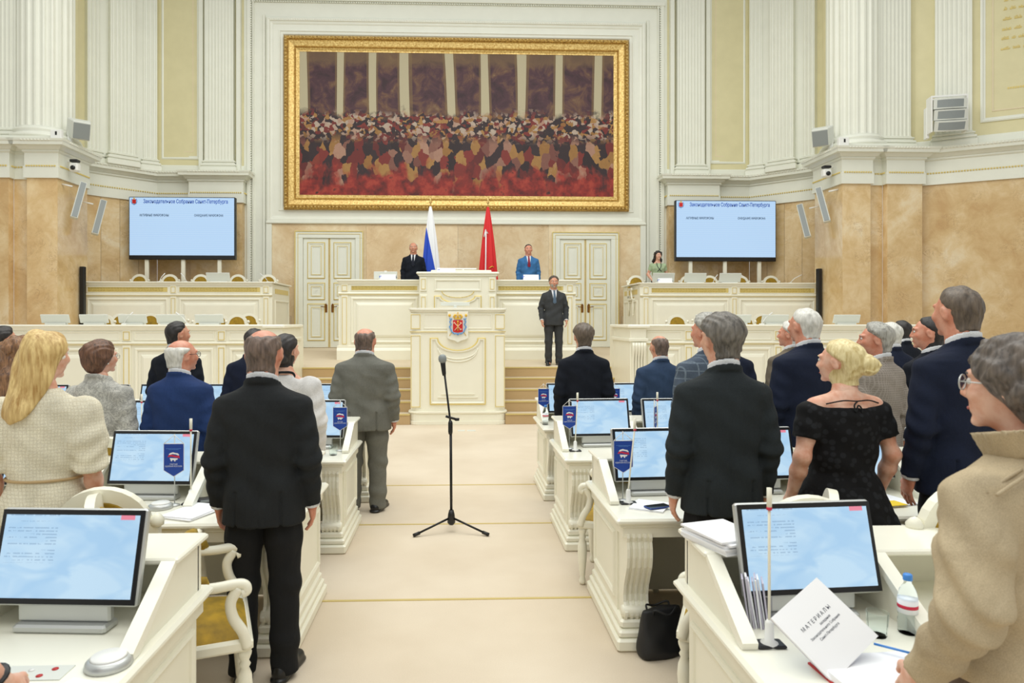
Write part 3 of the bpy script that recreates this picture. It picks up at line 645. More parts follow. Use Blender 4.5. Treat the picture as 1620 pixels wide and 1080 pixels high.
# ------------------------------------------------------------------ delegate desks
def s_console(R, x0, x1, y, S, zt=.66):
    # scrolled, fluted console under the desk end: side profile in (y,z), ribs across x
    n = 9; lo, hi = sorted((x0,x1)); wd = (hi-lo)/n
    prof = [(-.005,.66),(-.012,.64),(-.004,.615),(-.016,.58),(-.018,.53),(-.004,.47),(.03,.41),(.062,.35),(.078,.29),(.072,.25),(.05,.225),(.03,.205),(.03,.185),(.045,.16),(.2,.16),(.2,.66)]
    b = MB()
    for k in range(n):
        ins = .014 if k % 2 else 0.0
        if k in (0,n-1): ins = -.004
        pr = [(y+p[0]+ins*(p[0]<.19), p[1]*zt/.66) for p in prof]
        b.prism(list(reversed(pr)), lo+k*wd, lo+(k+1)*wd, 0, 'x')
    b.build('console','cream',R)
    v = MB()
    v.M = Matrix.Translation((lo,y+.065,.2)) @ Matrix.Rotation(PI/2,4,'Y'); v.lathe([(.03,-.012),(.035,0),(.035,hi-lo),(.03,hi-lo+.012)],14); v.build('volute','cream',R)
def desk_row(S, x0, nseat, Y, label):
    R = thing('delegate_desk', label, 'desk', (0,Y,0)); x1 = x0+.65*nseat+.03
    def bx(mb, a_, c_, *q, **k): lo, hi = sorted((S*a_,S*c_)); return mb.box(lo,hi,*q,**k)
    bx(MB(), x0-.04,x1,-.03,.93,.715,.75,c=.012).build('desktop','cream_top',R)
    m = MB(); bx(m, x0-.02,x1,-.01,.92,.695,.717,c=.006); bx(m, x0,x1,.0,.91,.64,.697); m.build('apron','cream',R)
    bx(MB(), x0+.02,x1,.80,.86,.03,.66).build('modesty_panel','cream',R)
    bx(MB(), x0+.01,x0+.18,.18,.86,.02,.66).build('end_pedestal','cream',R)
    Mx = Matrix.Translation((S*(x0+.01),0,0)) @ Matrix.Rotation(S*-PI/2,4,'Z') if S > 0 else Matrix.Translation((S*(x0+.01),0,0)) @ Matrix.Rotation(PI/2,4,'Z')
    a, c = (-.82,-.22) if S > 0 else (.22,.82)
    MB(Mx).frame(a,c,.22,.61,0,[(0,0),(.004,.012),(.014,.016),(.03,.008),(.034,-.002)]).build('end_panel','cream',R)
    m = MB(); bx(m, x0-.035,x0+.2,-.02,.90,0,.07,c=.012); bx(m, x0-.02,x0+.19,.0,.885,.07,.11,c=.01); bx(m, x0-.005,x0+.185,.03,.87,.11,.16,c=.012); m.build('plinth','cream',R)
    s_console(R, S*(x0+.02), S*(x0+.165), .0, S)
    bx(MB(), x0+.0,x1,.85,.885,.75,.95).build('parapet','cream',R)
    bx(MB(), x0-.02,x1,.60,.92,.945,.97,c=.007).build('parapet_shelf','cream_top',R)
    for k in range(nseat+1):
        xx = x0+.65*k
        poly = [(.30,.75),(.86,.75),(.86,.945),(.605,.945)]
        lo, hi = sorted((S*(xx+.0),S*(xx+.03))); ck = MB().prism(poly,lo,hi,0,'x').build('cheek','cream',R)
        lo, hi = sorted((S*(xx-.012),S*(xx+.042)))
        MB().prism([(.27,.752),(.31,.752),(.62,.95),(.60,.962),(.265,.775)],lo,hi,0,'x').build('cheek_cap','cream_top',ck)
    for k in range(2, nseat+1, 2):
        xx = x0+.65*k; bx(MB(), xx,xx+.05,.25,.85,.0,.64).build('support_panel','cream',R)
    return R
ROWY = {'a':2.0,'b':3.82,'c':5.5,'d':7.05}
desk_row(-1, 1.07, 2, 2.0, 'cream delegate desk nearest the camera, left of the aisle'); desk_row(1, .97, 3, 2.0, 'cream delegate desk nearest the camera, right of the aisle, stacked with papers')
desk_row(-1, .93, 4, 3.82, 'cream delegate desk of the second row, left, before the man in black suit'); desk_row(1, .93, 5, 3.82, 'cream delegate desk of the second row, right, with open scrolled end')
desk_row(-1, .93, 6, 5.5, 'cream delegate desk of the third row, left, beside the man in grey'); desk_row(1, .90, 7, 5.5, 'cream delegate desk of the third row, right of the aisle')
desk_row(-1, .93, 7, 7.05, 'cream delegate desk of the front row, left of the aisle'); desk_row(1, .92, 8, 7.05, 'cream delegate desk of the front row, right of the aisle')

# ------------------------------------------------------------------ monitors
def monitor(label, loc, rotz, group='delegate monitors'):
    R = thing('monitor', label, 'monitor', loc, rotz, group); T = math.radians(-14)
    Mx = Matrix.Translation((0,0,.09)) @ Matrix.Rotation(T,4,'X')
    MB(Mx).box(-.272,.272,-.012,.022,.0,.338,.008).build('casing','silver',R)
    MB(Mx).box(-.266,.266,-.016,-.01,.006,.332).build('bezel','black_plastic',R)
    MB(Mx).box(-.25,.25,-.0185,-.012,.026,.314).build('screen','monitor_screen',R)
    MB().box(-.17,.17,-.03,.06,0,.03,.008).box(-.17,.17,-.0,.035,.03,.11,.008).build('stand','silver',R)
    return R
MON = None
def put_monitor(S, x, row, label, turn=.07):
    global MON
    loc = (S*x, ROWY[row]+.50, .75); rz = S*turn
    if MON is None: MON = monitor(label, loc, rz)
    else: dup(MON, loc, rz, label)
ordn = ['aisle-end','second','third','fourth','fifth','sixth','seventh','eighth']
rown = {'a':'nearest','b':'second','c':'third','d':'front'}
for row, nl, nr in (('a',1,1),('b',3,4),('c',5,6),('d',6,7)):
    for S, n in ((-1,nl),(1,nr)):
        for k in range(n):
            put_monitor(S, ((1.09 if S<0 else 1.0) if row=='a' else .94)+.325+.65*k, row, 'lit desk monitor, %s seat of the %s row, %s of the aisle'%(ordn[k],rown[row],'left' if S<0 else 'right'))

# ------------------------------------------------------------------ chairs
TURN = [(.012,0),(.022,.01),(.024,.03),(.016,.05),(.02,.07),(.028,.16),(.034,.24),(.03,.29),(.018,.32),(.026,.335),(.018,.35),(.028,.375),(.03,.39),(.02,.405)]
CH = {}
def chair_meshes():
    b = MB(); outer = []; inner = []
    def arch(hw, z0, zs, zt, n=14):
        pts = [(-hw,z0),(-hw,zs)]
        for k in range(n+1): a = PI-PI*k/n; pts.append((hw*.86*math.cos(a), zs+.02+(zt-zs-.02)*math.sin(a)))
        pts += [(hw,zs),(hw,z0)]; return pts
    o = arch(.245,.46,.90,1.10); i = arch(.185,.52,.87,1.035); n = len(o); v = []; f = []
    for y in (-.02,.02): v += [(x,y,z) for x,z in o]+[(x,y,z) for x,z in i]
    for k in range(n-1):
        f += [(k,k+1,n+k+1,n+k), (2*n+k,3*n+k,3*n+k+1,2*n+k+1), (k,2*n+k,2*n+k+1,k+1), (n+k,n+k+1,3*n+k+1,3*n+k)]
    f = [tuple(reversed(q)) for q in f]
    b.add(v,f); b.box(-.245,.245,-.02,.02,.46,.53,.008)
    for s in (-1,1): b.lathe([(.004,-.03),(.03,-.015),(.034,.01),(.02,.03),(.004,.04)],10,(s*.235,0,.93))
    CH['back_frame'] = b.mesh('back_frame','cream')
    c = arch(.188,.52,.87,1.038); m = MB(); m.prism(list(reversed([(x,z) for x,z in c])),-.028,.030,.012,'y'); CH['back_cushion'] = m.mesh('back_cushion','mustard')
    m = MB(); m.box(-.27,.27,-.25,.26,.40,.455,.012); CH['seat_rail'] = m.mesh('seat_rail','cream')
    def seat(u, v_): x = -.255+.51*u; y = -.235+.48*v_; return (x, y, .452+.062*(1-(2*u-1)**4)*(1-(2*v_-1)**4))
    CH['seat'] = MB().grid(seat,12,12).mesh('seat','mustard')
    CH['leg'] = MB().lathe(TURN,12).mesh('leg','cream')
    CH['rear_leg'] = MB().tube([(0,-.06,0),(0,-.02,.2),(0,0,.42)],[.02,.024,.026],6).mesh('leg','cream')
    a = MB(); a.tube(cr([(0,-.22,.70),(0,-.1,.715),(0,.08,.70),(0,.19,.705),(0,.225,.695),(0,.23,.672),(0,.21,.665)]),.023,10); a.tube(cr([(0,.20,.69),(0,.165,.63),(0,.175,.56),(0,.215,.49),(0,.235,.42)]),.024,10); CH['arm'] = a.mesh('arm','cream')
    CH['arm_pad'] = MB().tube([(0,-.16,.728),(0,-.15,.742),(0,0,.738),(0,.06,.730),(0,.07,.718)],[.012,.026,.027,.026,.012],8).mesh('arm_pad','mustard')
chair_meshes()
def chair(label, loc, rotz, group, sc=1.0, arms=True):
    # faces local +y
    R = thing('armchair' if arms else 'chair', label, 'chair', loc, rotz, group, (sc,sc,sc))
    for nm in ('seat_rail','seat'): put(nm, CH[nm], R)
    bf = put('back_frame', CH['back_frame'], R); bf.location = (0,-.25,0); bf.rotation_euler = (math.radians(8),0,0)
    bc = put('back_cushion', CH['back_cushion'], R); bc.location = (0,-.25,0); bc.rotation_euler = (math.radians(8),0,0)
    for s in (-1,1):
        o = put('leg', CH['leg'], R); o.location = (s*.235,.225,0)
        o = put('leg', CH['rear_leg'], R); o.location = (s*.22,-.22,0)
        if arms:
            o = put('arm', CH['arm'], R); o.location = (s*.265,0,0); p = put('arm_pad', CH['arm_pad'], o)
    return R
G1 = 'mustard armchairs at the delegate desks'
chair('cream armchair with mustard seat turned to the aisle, behind the man in black suit', (-1.24,3.22,0), math.radians(-70), G1)
chair('cream armchair with arched mustard back behind the blonde woman in cream tweed', (ax(180,3.38),3.62,0), math.radians(4), G1)
chair('cream armchair turned to the aisle, beside the black bag', (ax(1080,3.16)+.29,3.22,0), math.radians(66), G1)
chair('cream armchair with arched mustard back behind the woman in black dress', (ax(1262,3.12),3.36,0), math.radians(-4), G1)
chair('cream armchair with arched mustard back behind the tall man in navy', (ax(1455,3.1),3.32,0), math.radians(10), G1, 1.06)
chair('cream armchair turned to the aisle between the second and third rows, right', (ax(923,4.69)+.306,4.95,0), math.radians(70), G1)
chair('cream armchair behind the woman in grey print jacket', (ax(188,4.82),5.02,0), 0.05, G1)
chair('cream armchair behind the heavy white-haired man in navy', (ax(1185,4.9),5.03,0), 0, G1)
# chairs of the tiers
def face(label, px, Y, z, sc, g, rot=0): chair(label, (ax(px,Y),Y,z), PI+rot, g, sc)
UPP = 'armchairs along the upper tiers'
for px, wh in ((210,'first from the left wall'),(259,'second from the left wall'),(309,'third from the left wall'),(369,'half behind a grey monitor'),(418,'nearest the left door')):
    face('mustard armchair of the left upper tier, '+wh, px, 17.75, 2.0, 1.0, UPP)
for px, wh in ((1012,'beside the curly-haired woman'),(1096,'hidden behind a grey monitor'),(1131,'left of the middle monitor'),(1181,'right of the middle monitor'),(1230,'nearest the right wall')):
    face('mustard armchair of the right upper tier, '+wh, px, 17.75, 2.0, 1.0, UPP)
LOW = 'armchairs along the lower tiers'
for i, px in enumerate((149,199,257,312,366)):
    face('mustard armchair, left lower tier, front line, number %s from the left'%('one','two','three','four','five','six')[i], px, 13.3, 1.0, .92, LOW)
for i, px in enumerate((178,226,270,336,386)):
    face('mustard armchair, left lower tier, rear line, number %s from the left'%('one','two','three','four','five','six','seven')[i], px, 14.5, dz(14.5), .95, LOW)
for i, px in enumerate((1080,1138,1190,1242,1298)):
    face('mustard armchair, right lower tier, front line, number %s from the steps'%('one','two','three','four','five','six')[i], px, 13.3, 1.0, .92, LOW)
for i, px in enumerate((1121,1166,1217)):
    face('mustard armchair, right lower tier, rear line, number %s from the steps'%('one','two','three','four')[i], px, 14.5, dz(14.5), .95, LOW)
face('empty mustard armchair in the middle of the presidium, under the painting', 741, 16.4, 1.9, 1.05, 'presidium armchair')
# grey monitor backs on the tiers
def back_monitor(label, px, Y, z, g, w=.5, h=.2):
    R = thing('monitor', label, 'monitor', (ax(px,Y),Y,z), 0, g)
    MB(Matrix.Translation((0,0,.03)) @ Matrix.Rotation(math.radians(20),4,'X')).box(-w/2,w/2,-.012,.012,0,h,.006).build('casing','pale_grey',R)
    MB().box(-w*.36,w*.36,-.05,.06,0,.03,.008).build('stand','pale_grey',R)
GM = 'grey monitors on the tier desks'
for i, px in enumerate((89,150,211,271,332)): back_monitor('grey monitor back on the left lower tier, number %s from the left'%('one','two','three','four','five')[i], px, 12.45, 1.8, GM, .5, .16)
for i, px in enumerate((1120,1166,1225,1338)): back_monitor('grey monitor back on the right lower tier, number %s from the steps'%('one','two','three','four')[i], px, 12.45, 1.8, GM, .5, .16)
back_monitor('grey monitor back on the left upper tier by the door', 346, 17.25, 2.83, GM, .58, .22)
for i, px in enumerate((1049,1099,1154)): back_monitor('grey monitor back on the right upper tier, number %s from the door'%('one','two','three')[i], px, 17.25, 2.83, GM, .56, .24)
def presid_monitor(label, px, Y, z, w):
    R = thing('monitor', label, 'monitor', (ax(px,Y),Y,z), 0, 'presidium monitors')
    MB().box(-w/2,w/2,-.015,.015,.03,.20,.006).build('casing','pale_grey',R); MB().box(-w*.3,w*.3,-.05,.05,0,.03,.006).build('stand','pale_grey',R); MB().box(-.03,.03,-.02,.0,.17,.215,.006).build('bracket','white_plastic',R)
presid_monitor('pale monitor back on the presidium beside the man in dark suit', 610, 15.3, 2.77, .52)
R = thing('lectern_screen', 'slim pale reading screen on top of the lectern', 'screen', (-.05,12.75,2.1)); MB().box(-.27,.27,-.01,.01,.05,.12,.005).build('panel','pale_grey',R); MB().box(-.03,.03,-.03,.03,0,.06,.005).build('post','pale_grey',R); MB().box(-.14,.14,-.08,.08,-.0,.012,.003).build('foot','pale_grey',R)
R = thing('reading_screen', 'slim white reading screen on the raised middle of the presidium', 'screen', (.12,15.35,3.0)); MB().box(-.22,.3,-.02,.02,.02,.055,.008).build('panel','white_plastic',R); MB().box(-.02,.02,-.02,.02,-.0,.03,.004).build('post','white_plastic',R)
# name plates
def nameplate(label, px, Y, z, w=.44, mark=True):
    R = thing('name_plate', label, 'name plate', (ax(px,Y),Y,z), 0, 'white name plates')
    MB().prism([(-.04,0),(.04,0),(.004,.12),(-.004,.12)],-w/2,w/2,0,'x').build('card','paper',R)
    pl = MB(); rr = random.Random(int(px))
    for k, zz in enumerate((.078,.045)):
        x = -.12
        while x < .17: l = .02+.04*rr.random(); pl.box(x,x+l,-.036+zz*.3,-.026+zz*.3,zz-.012,zz+.012); x += l+.012
    pl.M = None; pl.build('printed_lines','ink',R)
    if mark: MB().box(-.19,-.14,-.036+.018,-.02+.018,.045,.085).build('printed_emblem','screen_text',R)
nameplate('white name plate before the man in dark suit', 614, 15.05, 2.77, .34); nameplate('white name plate before the man in bright blue suit', 840, 15.05, 2.77, .34)
nameplate('white name plate on the raised middle of the presidium', 706, 15.02, 2.91, .4); nameplate('white name plate before the curly-haired woman', 1052, 17.08, 2.83, .36)
# small microphones on the tiers
def thin_mic(label, px, Y, z, lean, h=.22):
    R = thing('gooseneck_microphone', label, 'microphone', (ax(px,Y),Y,z), 0, 'thin microphones on the tier desks'); MB().box(-.04,.04,-.03,.03,0,.02,.006).build('base','white_plastic',R); MB().tube([(0,0,.015),(lean*.4,0,h*.6),(lean,0,h)],[.008,.008,.011],6).build('stem','white_plastic',R)
for i, (px, Y, z, ln) in enumerate([(252,17.2,2.83,.14),(295,17.2,2.83,-.14),(424,17.2,2.83,-.2),(196,12.4,1.8,.16),(296,12.4,1.8,-.2),(1205,12.4,1.8,.2),(1128,17.2,2.83,.12),(1182,17.2,2.83,-.16),(1250,17.2,2.83,.3),(1262,12.4,1.8,.2)]):
    thin_mic('thin white microphone on the %s tier desk, at the %s'%('upper' if Y>15 else 'lower', ['second armchair from the left wall','third armchair from the left wall','armchair nearest the left door','left end','middle of the left side','middle of the right side','left of the middle right monitor','right of the middle right monitor','right wall end','white-haired man'][i]), px, Y, z, ln)

# ------------------------------------------------------------------ LED walls
def led_wall(S, nm):
    R = thing('led_screen', 'large pale blue display on posts by the %s wall'%nm, 'screen', (S*7.28,18.3,0)); w2 = 1.36; z0, z1 = 3.5, 5.12
    MB().box(-w2-.025,w2+.025,0,.14,z0-.01,z1+.02,.01).build('casing','black_plastic',R)
    MB().box(-w2,w2,-.012,.0,z0+.10,z1).build('screen','led_screen',R)
    for xx in (-.95,.0,.95): MB().box(xx-.05,xx+.05,.05,.12,2.0,z0,.01).build('post','cream',R)
    def txt(body, size, mat, x, z, sp=1.0, wmax=None):
        me = text_mesh(body, size, mat, .0008, 'CENTER', sp, size*.022); o = put('lettering', me, R); o.location = (x,-.0135,z); o.rotation_euler = (PI/2,0,0)
        xs = [v.co.x for v in me.vertices]; k = wmax/(max(xs)-min(xs)); o.scale = (k,k*1.45,k)
    txt('Законодательное Собрание Санкт-Петербурга', .13, 'screen_text', .10, z1-.105, 1.0, 2.2)
    txt('АКТИВНЫЕ МИКРОФОНЫ', .07, 'screen_dark', -.72, z1-.47, 1.0, .76); txt('ОЖИДАНИЕ МИКРОФОНА', .07, 'screen_dark', .70, z1-.47, 1.0, .76)
    e = MB().prism([(-.05,.02),(0,.0),(.05,.02),(.05,.12),(-.05,.12)],-.0145,-.0125,axis='y').build('emblem','arms_red',R); e.location = (-w2+.12,0,z1-.17)
    for s in (-1,1): MB().tube([(s*.06,-.012,.13),(s*.075,-.012,.07),(s*.055,-.012,.01),(0,-.012,-.02)],.011,5).build('emblem_ribbon','arms_blue',e)
    MB().box(-.025,.025,-.016,-.012,.125,.16).build('emblem_crown','arms_gold',e)
led_wall(-1,'left'); led_wall(1,'right')
for S, nm in ((-1,'left'),(1,'right')):
    x = S*8.99
    R = thing('side_display', 'black upright display seen edge-on at the end of the %s upper tier'%nm, 'screen', (x,16.7,1.12))
    MB().box(-.05,.05,-.06,.06,.2,2.05,.01).build('panel','black_plastic',R); MB().box(-.04,.04,-.03,.03,0,.25,.01).build('post','black_plastic',R); MB().box(-.07,.07,-.1,.1,0,.03,.01).build('foot','black_plastic',R)

# ------------------------------------------------------------------ speakers and cameras on the cornice
def wall_speaker(S, nm):
    R = thing('loudspeaker', 'white wedge loudspeaker on the cornice of the %s pier'%nm, 'speaker', (S*8.85,16.1,5.95))
    Mx = Matrix.Translation((-S*.12,0,.33)) @ Matrix.Rotation(S*math.radians(-38),4,'Z') @ Matrix.Rotation(math.radians(22),4,'X')
    MB(Mx).prism([(-.18,-.19),(.18,-.19),(.24,.18),(-.24,.18)],-.2,.22,.02).build('cabinet','pale_grey',R); MB(Mx).box(-.165,.165,-.205,-.185,-.17,.18).build('grille','mid_grey',R)
    MB().box(S*.1-.05,S*.1+.05,-.04,.04,0,.3,.01).tube([(S*.1,0,.28),(S*.02,0,.34)],.03,8).build('bracket','white_plastic',R)
    bx = thing('junction_box', 'small white junction box on the cornice of the %s pier'%nm, 'box', (S*8.98,15.62,5.94)); MB().box(-.12,.12,-.05,.05,0,.2,.01).build('housing','white_plastic',bx); MB().box(-.01,.03,-.055,-.05,.08,.16).build('slot','black_plastic',bx)
    cm = thing('camera', 'white dome camera hanging below the cornice of the %s pier'%nm, 'camera', (S*8.82,16.05,5.2))
    MB().box(-.1,.1,-.08,.08,.10,.3,.03).build('head','white_plastic',cm); MB().box(-.09,.09,-.07,.07,.32,.38,.01).build('mount','black_plastic',cm); MB().tube([(S*.12,.08,.36),(S*.25,.1,.36)],.02,6).build('arm','white_plastic',cm)
    MB(Matrix.Translation((0,-.08,.18)) @ Matrix.Rotation(PI/2,4,'X')).lathe([(.055,-.01),(.05,.03),(.03,.045)],14).build('lens','phone_glass',cm)
    for k, (dx, Y, zb, h) in enumerate(((-.0,15.95,4.22,.92),(.0,16.75,3.95,.92))):
        cs = thing('column_speaker', 'slim grey column loudspeaker, %s one under the %s cornice'%('nearer' if k==0 else 'farther',nm), 'speaker', (S*(8.95 if k==0 else 8.9),Y,zb))
        Mx = Matrix.Translation((-S*.16,0,0)) @ Matrix.Rotation(S*math.radians(-35),4,'Z') @ Matrix.Rotation(math.radians(-14),4,'X') @ Matrix.Rotation(S*math.radians(-14),4,'Y')
        MB(Mx).box(-.075,.075,-.06,.06,0,h,.01).build('cabinet','pale_grey',cs); MB(Mx).box(-.055,.055,-.07,-.058,.02,h-.02).build('grille','mid_grey',cs); MB().tube([(-S*.1,.05,h*.8),(S*.12,.03,h*.85)],.02,6).build('bracket','white_plastic',cs)
wall_speaker(-1,'left'); wall_speaker(1,'right')
R = thing('line_array', 'three-box line array loudspeaker on the right wall', 'speaker', (11.22,15.3,6.1), -.25, None, (.8,.8,.8))
for k in range(3):
    Mx = Matrix.Translation((0,-.1-.02*k,.75-.31*k)) @ Matrix.Rotation(math.radians(6+7*k),4,'X')
    pv = [(-.42,-.12)]+[(-.42+.84*i/8,-.12-.06*math.sin(PI*i/8)) for i in range(1,8)]+[(.42,-.12),(.36,.18),(-.36,.18)]
    cb = MB(Mx).prism(pv,0,.29,.01).build('cabinet','pale_grey',R)
    MB(Mx).prism([(p[0]*.86,p[1]-.012) for p in pv[:9]]+[(.36,.0),(-.36,.0)],.04,.25).build('grille','mid_grey',cb)
MB().box(-.44,.44,-.2,-.16,1.08,1.14,.008).box(-.44,.44,.1,.14,1.08,1.14,.008).build('hanging_frame','white_plastic',R)
for s in (-1,1): MB().box(s*.45-.02,s*.45+.02,-.2,.15,.1,1.14,.006).build('side_bar','white_plastic',R)
MB().box(-.48,-.4,.1,.3,.0,.9,.01).tube([(.1,.0,1.14),(.14,.1,1.24),(.2,.2,1.2)],.02,6).build('wall_bracket','white_plastic',R)

# ------------------------------------------------------------------ flags on poles
def flag(name, label, px, Y, mat, side):
    X = ax(px, Y); R = thing(name, label, 'flag', (X,Y,1.9)); h = 2.85
    MB().lathe([(.16,0),(.16,.03),(.03,.06),(.018,.1)],14).tube([(0,0,.08),(0,0,h)],.014,8).build('pole','gold_frame',R)
    MB().lathe([(.02,0),(.04,.02),(.02,.05),(.03,.08),(.004,.16)],8,(0,0,h)).build('finial','gold_frame',R)
    def fn(u, v):                                   # v: 0 top, 1 bottom
        w = .025+.235*v**.75; a = 2*PI*u; r = 1+.16*math.cos(7*a+1.5*v)*min(1,v*3)
        return (w*math.cos(a)*r+.05*v*side, w*.5*math.sin(a)*r, h-.08-v*(h-.55))
    MB().grid(fn, 56, 24).build('cloth', mat, R)
    return R
def tri():
    t = NT('flag_tricolour'); x, y, z = t.xyz('Object'); e = t.math('ADD', x, t.math('MULTIPLY', z, .21))
    blue = t.math('LESS_THAN', e, .375); c = t.mix(blue, rgb(238,240,244), rgb(28,74,196)); t.base(c); t.set(Roughness=.6)
tri()
flag('national_flag', 'white and blue flag hanging from a pole behind the presidium', 681, 16.75, 'flag_tricolour', .3)
R = flag('city_flag', 'red flag with white anchors hanging from a pole behind the presidium', 772, 16.75, 'flag_red', -.1)
a = MB(); a.tube([(-.055,-.1,2.15),(-.06,-.135,1.5),(-.075,-.16,.7),(-.08,-.165,.6)],.016,5); a.tube([(-.1,-.09,2.02),(-.055,-.1,2.2),(-.01,-.1,2.1)],.018,5); a.tube([(-.2,-.13,1.12),(-.12,-.15,1.02),(-.05,-.16,.95)],.018,5); a.build('anchor_shaft','flag_white',R)
a = MB()
for k in range(3): a.tube([(.04+.05*k,-.155,.85+.05*k),(.12+.03*k,-.14,.62+.08*k),(.17+.02*k,-.11,.5+.12*k)],.014,5)
a.build('anchor_flukes','flag_white',R)
MB().tube([(-.19,-.12,.9),(-.13,-.14,1.0),(-.07,-.15,1.05)],.012,5).tube([(.02,-.14,1.25),(.09,-.12,1.3),(.13,-.1,1.28)],.012,5).build('sceptre','arms_gold',R)

# ------------------------------------------------------------------ microphone stand in the aisle
R = thing('microphone_stand', 'black microphone on a tripod stand in the middle of the aisle', 'microphone stand', (ax(714,6.05),6.05,0))
MB().tube([(0,0,.08),(-.005,0,.9)],.012,8).build('lower_pole','black_metal',R); MB().tube([(-.005,0,.85),(-.012,0,1.0),(-.06,-.02,1.4)],.009,8).build('upper_pole','black_metal',R)
MB().lathe([(.02,0),(.036,.02),(.03,.09),(.02,.13)],12,(0,0,.06)).build('hub','black_plastic',R); MB().lathe([(.016,0),(.02,.02),(.02,.1),(.014,.12)],10,(-.008,0,.86)).build('clutch','black_plastic',R); MB().tube([(-.05,0,1.02),(.05,0,.99)],.012,6).lathe([(.02,-.01),(.022,.012)],10,(.05,0,.99)).build('joint_knob','black_plastic',R)
for an in (205,-25,90):
    c_, s_ = math.cos(math.radians(an)), math.sin(math.radians(an)); lg = MB().tube([(c_*.02,s_*.02,.12),(c_*.33,s_*.33,.022)],.009,6).build('leg','black_metal',R); MB().tube([(c_*.30,s_*.30,.03),(c_*.36,s_*.36,.015)],.015,6).build('rubber_foot','black_plastic',lg)
mc = MB(Matrix.Translation((-.062,-.022,1.38)) @ Matrix.Rotation(math.radians(-6),4,'Y')); mc.lathe([(.014,0),(.018,.02),(.022,.10),(.024,.12)],12); mc.build('microphone_body','black_plastic',R)
mc = MB(Matrix.Translation((-.062,-.022,1.38)) @ Matrix.Rotation(math.radians(-6),4,'Y')); mc.lathe([(.024,.115),(.034,.13),(.037,.15),(.033,.172),(.02,.186),(.004,.19)],14); mc.build('microphone_grille','mid_grey',R)
# ------------------------------------------------------------------ signed-distance modelling for bodies and clothes
f4 = np.float32
def snet(fn, lo, hi, h):
    ax_ = [np.arange(lo[i]-h, hi[i]+2*h, h, dtype=f4) for i in range(3)]
    X, Y, Z = np.meshgrid(*ax_, indexing='ij'); D = fn(X, Y, Z).astype(f4); S = D < 0
    sh = tuple(n-1 for n in D.shape); offs = [(i,j,k) for i in (0,1) for j in (0,1) for k in (0,1)]
    def cor(A, o): return A[o[0]:o[0]+sh[0], o[1]:o[1]+sh[1], o[2]:o[2]+sh[2]]
    cnt = sum(cor(S,o).astype(np.int8) for o in offs); act = (cnt > 0) & (cnt < 8); idx = -np.ones(sh, dtype=np.int32); I = np.argwhere(act); idx[act] = np.arange(len(I))
    acc = np.zeros((len(I),3)); num = np.zeros(len(I))
    for o in offs:
        for a in range(3):
            if o[a] == 1: continue
            p = list(o); p[a] = 1; d0 = cor(D,o)[act]; d1 = cor(D,p)[act]; m = (d0 < 0) != (d1 < 0)
            t = np.where(m, d0/np.where(m, d0-d1, 1), 0); q = np.tile(np.array(o, float), (len(I),1)); q[:,a] += t; acc[m] += q[m]; num[m] += 1
    V = (I+acc/num[:,None])*h+np.array([a[0] for a in ax_]); Fs = []
    for a in range(3):
        b, c = (a+1)%3, (a+2)%3; sl0 = [slice(None)]*3; sl1 = [slice(None)]*3; sl0[a] = slice(0,-1); sl1[a] = slice(1,None)
        ch = S[tuple(sl0)] != S[tuple(sl1)]; G = np.argwhere(ch); G = G[(G[:,b] >= 1) & (G[:,c] >= 1) & (G[:,b] < sh[b]) & (G[:,c] < sh[c])]
        if len(G) == 0: continue
        eb = np.zeros(3,int); eb[b] = 1; ec = np.zeros(3,int); ec[c] = 1
        def id_(g): return idx[g[:,0],g[:,1],g[:,2]]
        q = np.stack([id_(G), id_(G-eb), id_(G-eb-ec), id_(G-ec)], 1); ins = S[G[:,0],G[:,1],G[:,2]]
        q[~ins] = q[~ins][:,::-1]; Fs.append(q)
    Q = np.concatenate(Fs); Q = Q[(Q >= 0).all(1)]; return V, Q[:,::-1] if False else Q
def np_mesh(name, V, Q, mat):
    me = bpy.data.meshes.new(name); me.vertices.add(len(V)); me.vertices.foreach_set('co', np.ascontiguousarray(V, f4).ravel()); me.loops.add(Q.size); me.loops.foreach_set('vertex_index', np.ascontiguousarray(Q, np.int32).ravel())
    me.polygons.add(len(Q)); me.polygons.foreach_set('loop_start', np.arange(0,Q.size,4,dtype=np.int32)); me.polygons.foreach_set('loop_total', np.full(len(Q),4,np.int32)); me.polygons.foreach_set('use_smooth', np.ones(len(Q),bool))
    if mat: me.materials.append(M[mat])
    me.update(calc_edges=True); me.validate(); return me
def ell(X, Y, Z, c, r):
    x, y, z = (X-c[0]), (Y-c[1]), (Z-c[2]); k0 = np.sqrt((x/r[0])**2+(y/r[1])**2+(z/r[2])**2); k1 = np.sqrt((x/r[0]**2)**2+(y/r[1]**2)**2+(z/r[2]**2)**2)+1e-6; return k0*(k0-1)/k1
def cap(X, Y, Z, a, b, ra, rb, fy=1.0):
    a = np.array(a); ba = np.array(b)-a; x, y, z = X-a[0], Y-a[1], Z-a[2]; t = np.clip((x*ba[0]+y*ba[1]+z*ba[2])/(ba@ba), 0, 1)
    return np.sqrt((x-ba[0]*t)**2+((y-ba[1]*t)/fy)**2+(z-ba[2]*t)**2)-(ra+(rb-ra)*t)
def smin(a, b, k): h = np.clip(.5+.5*(b-a)/k, 0, 1); return b+(a-b)*h-k*h*(1-h)
def smax(a, b, k): return -smin(-a,-b,k)
def chain(X, Y, Z, pts, k=.02, fy=1.0):
    d = None
    for p, q in zip(pts[:-1], pts[1:]):
        e = cap(X,Y,Z,p[:3],q[:3],p[3],q[3],fy); d = e if d is None else smin(d,e,k)
    return d
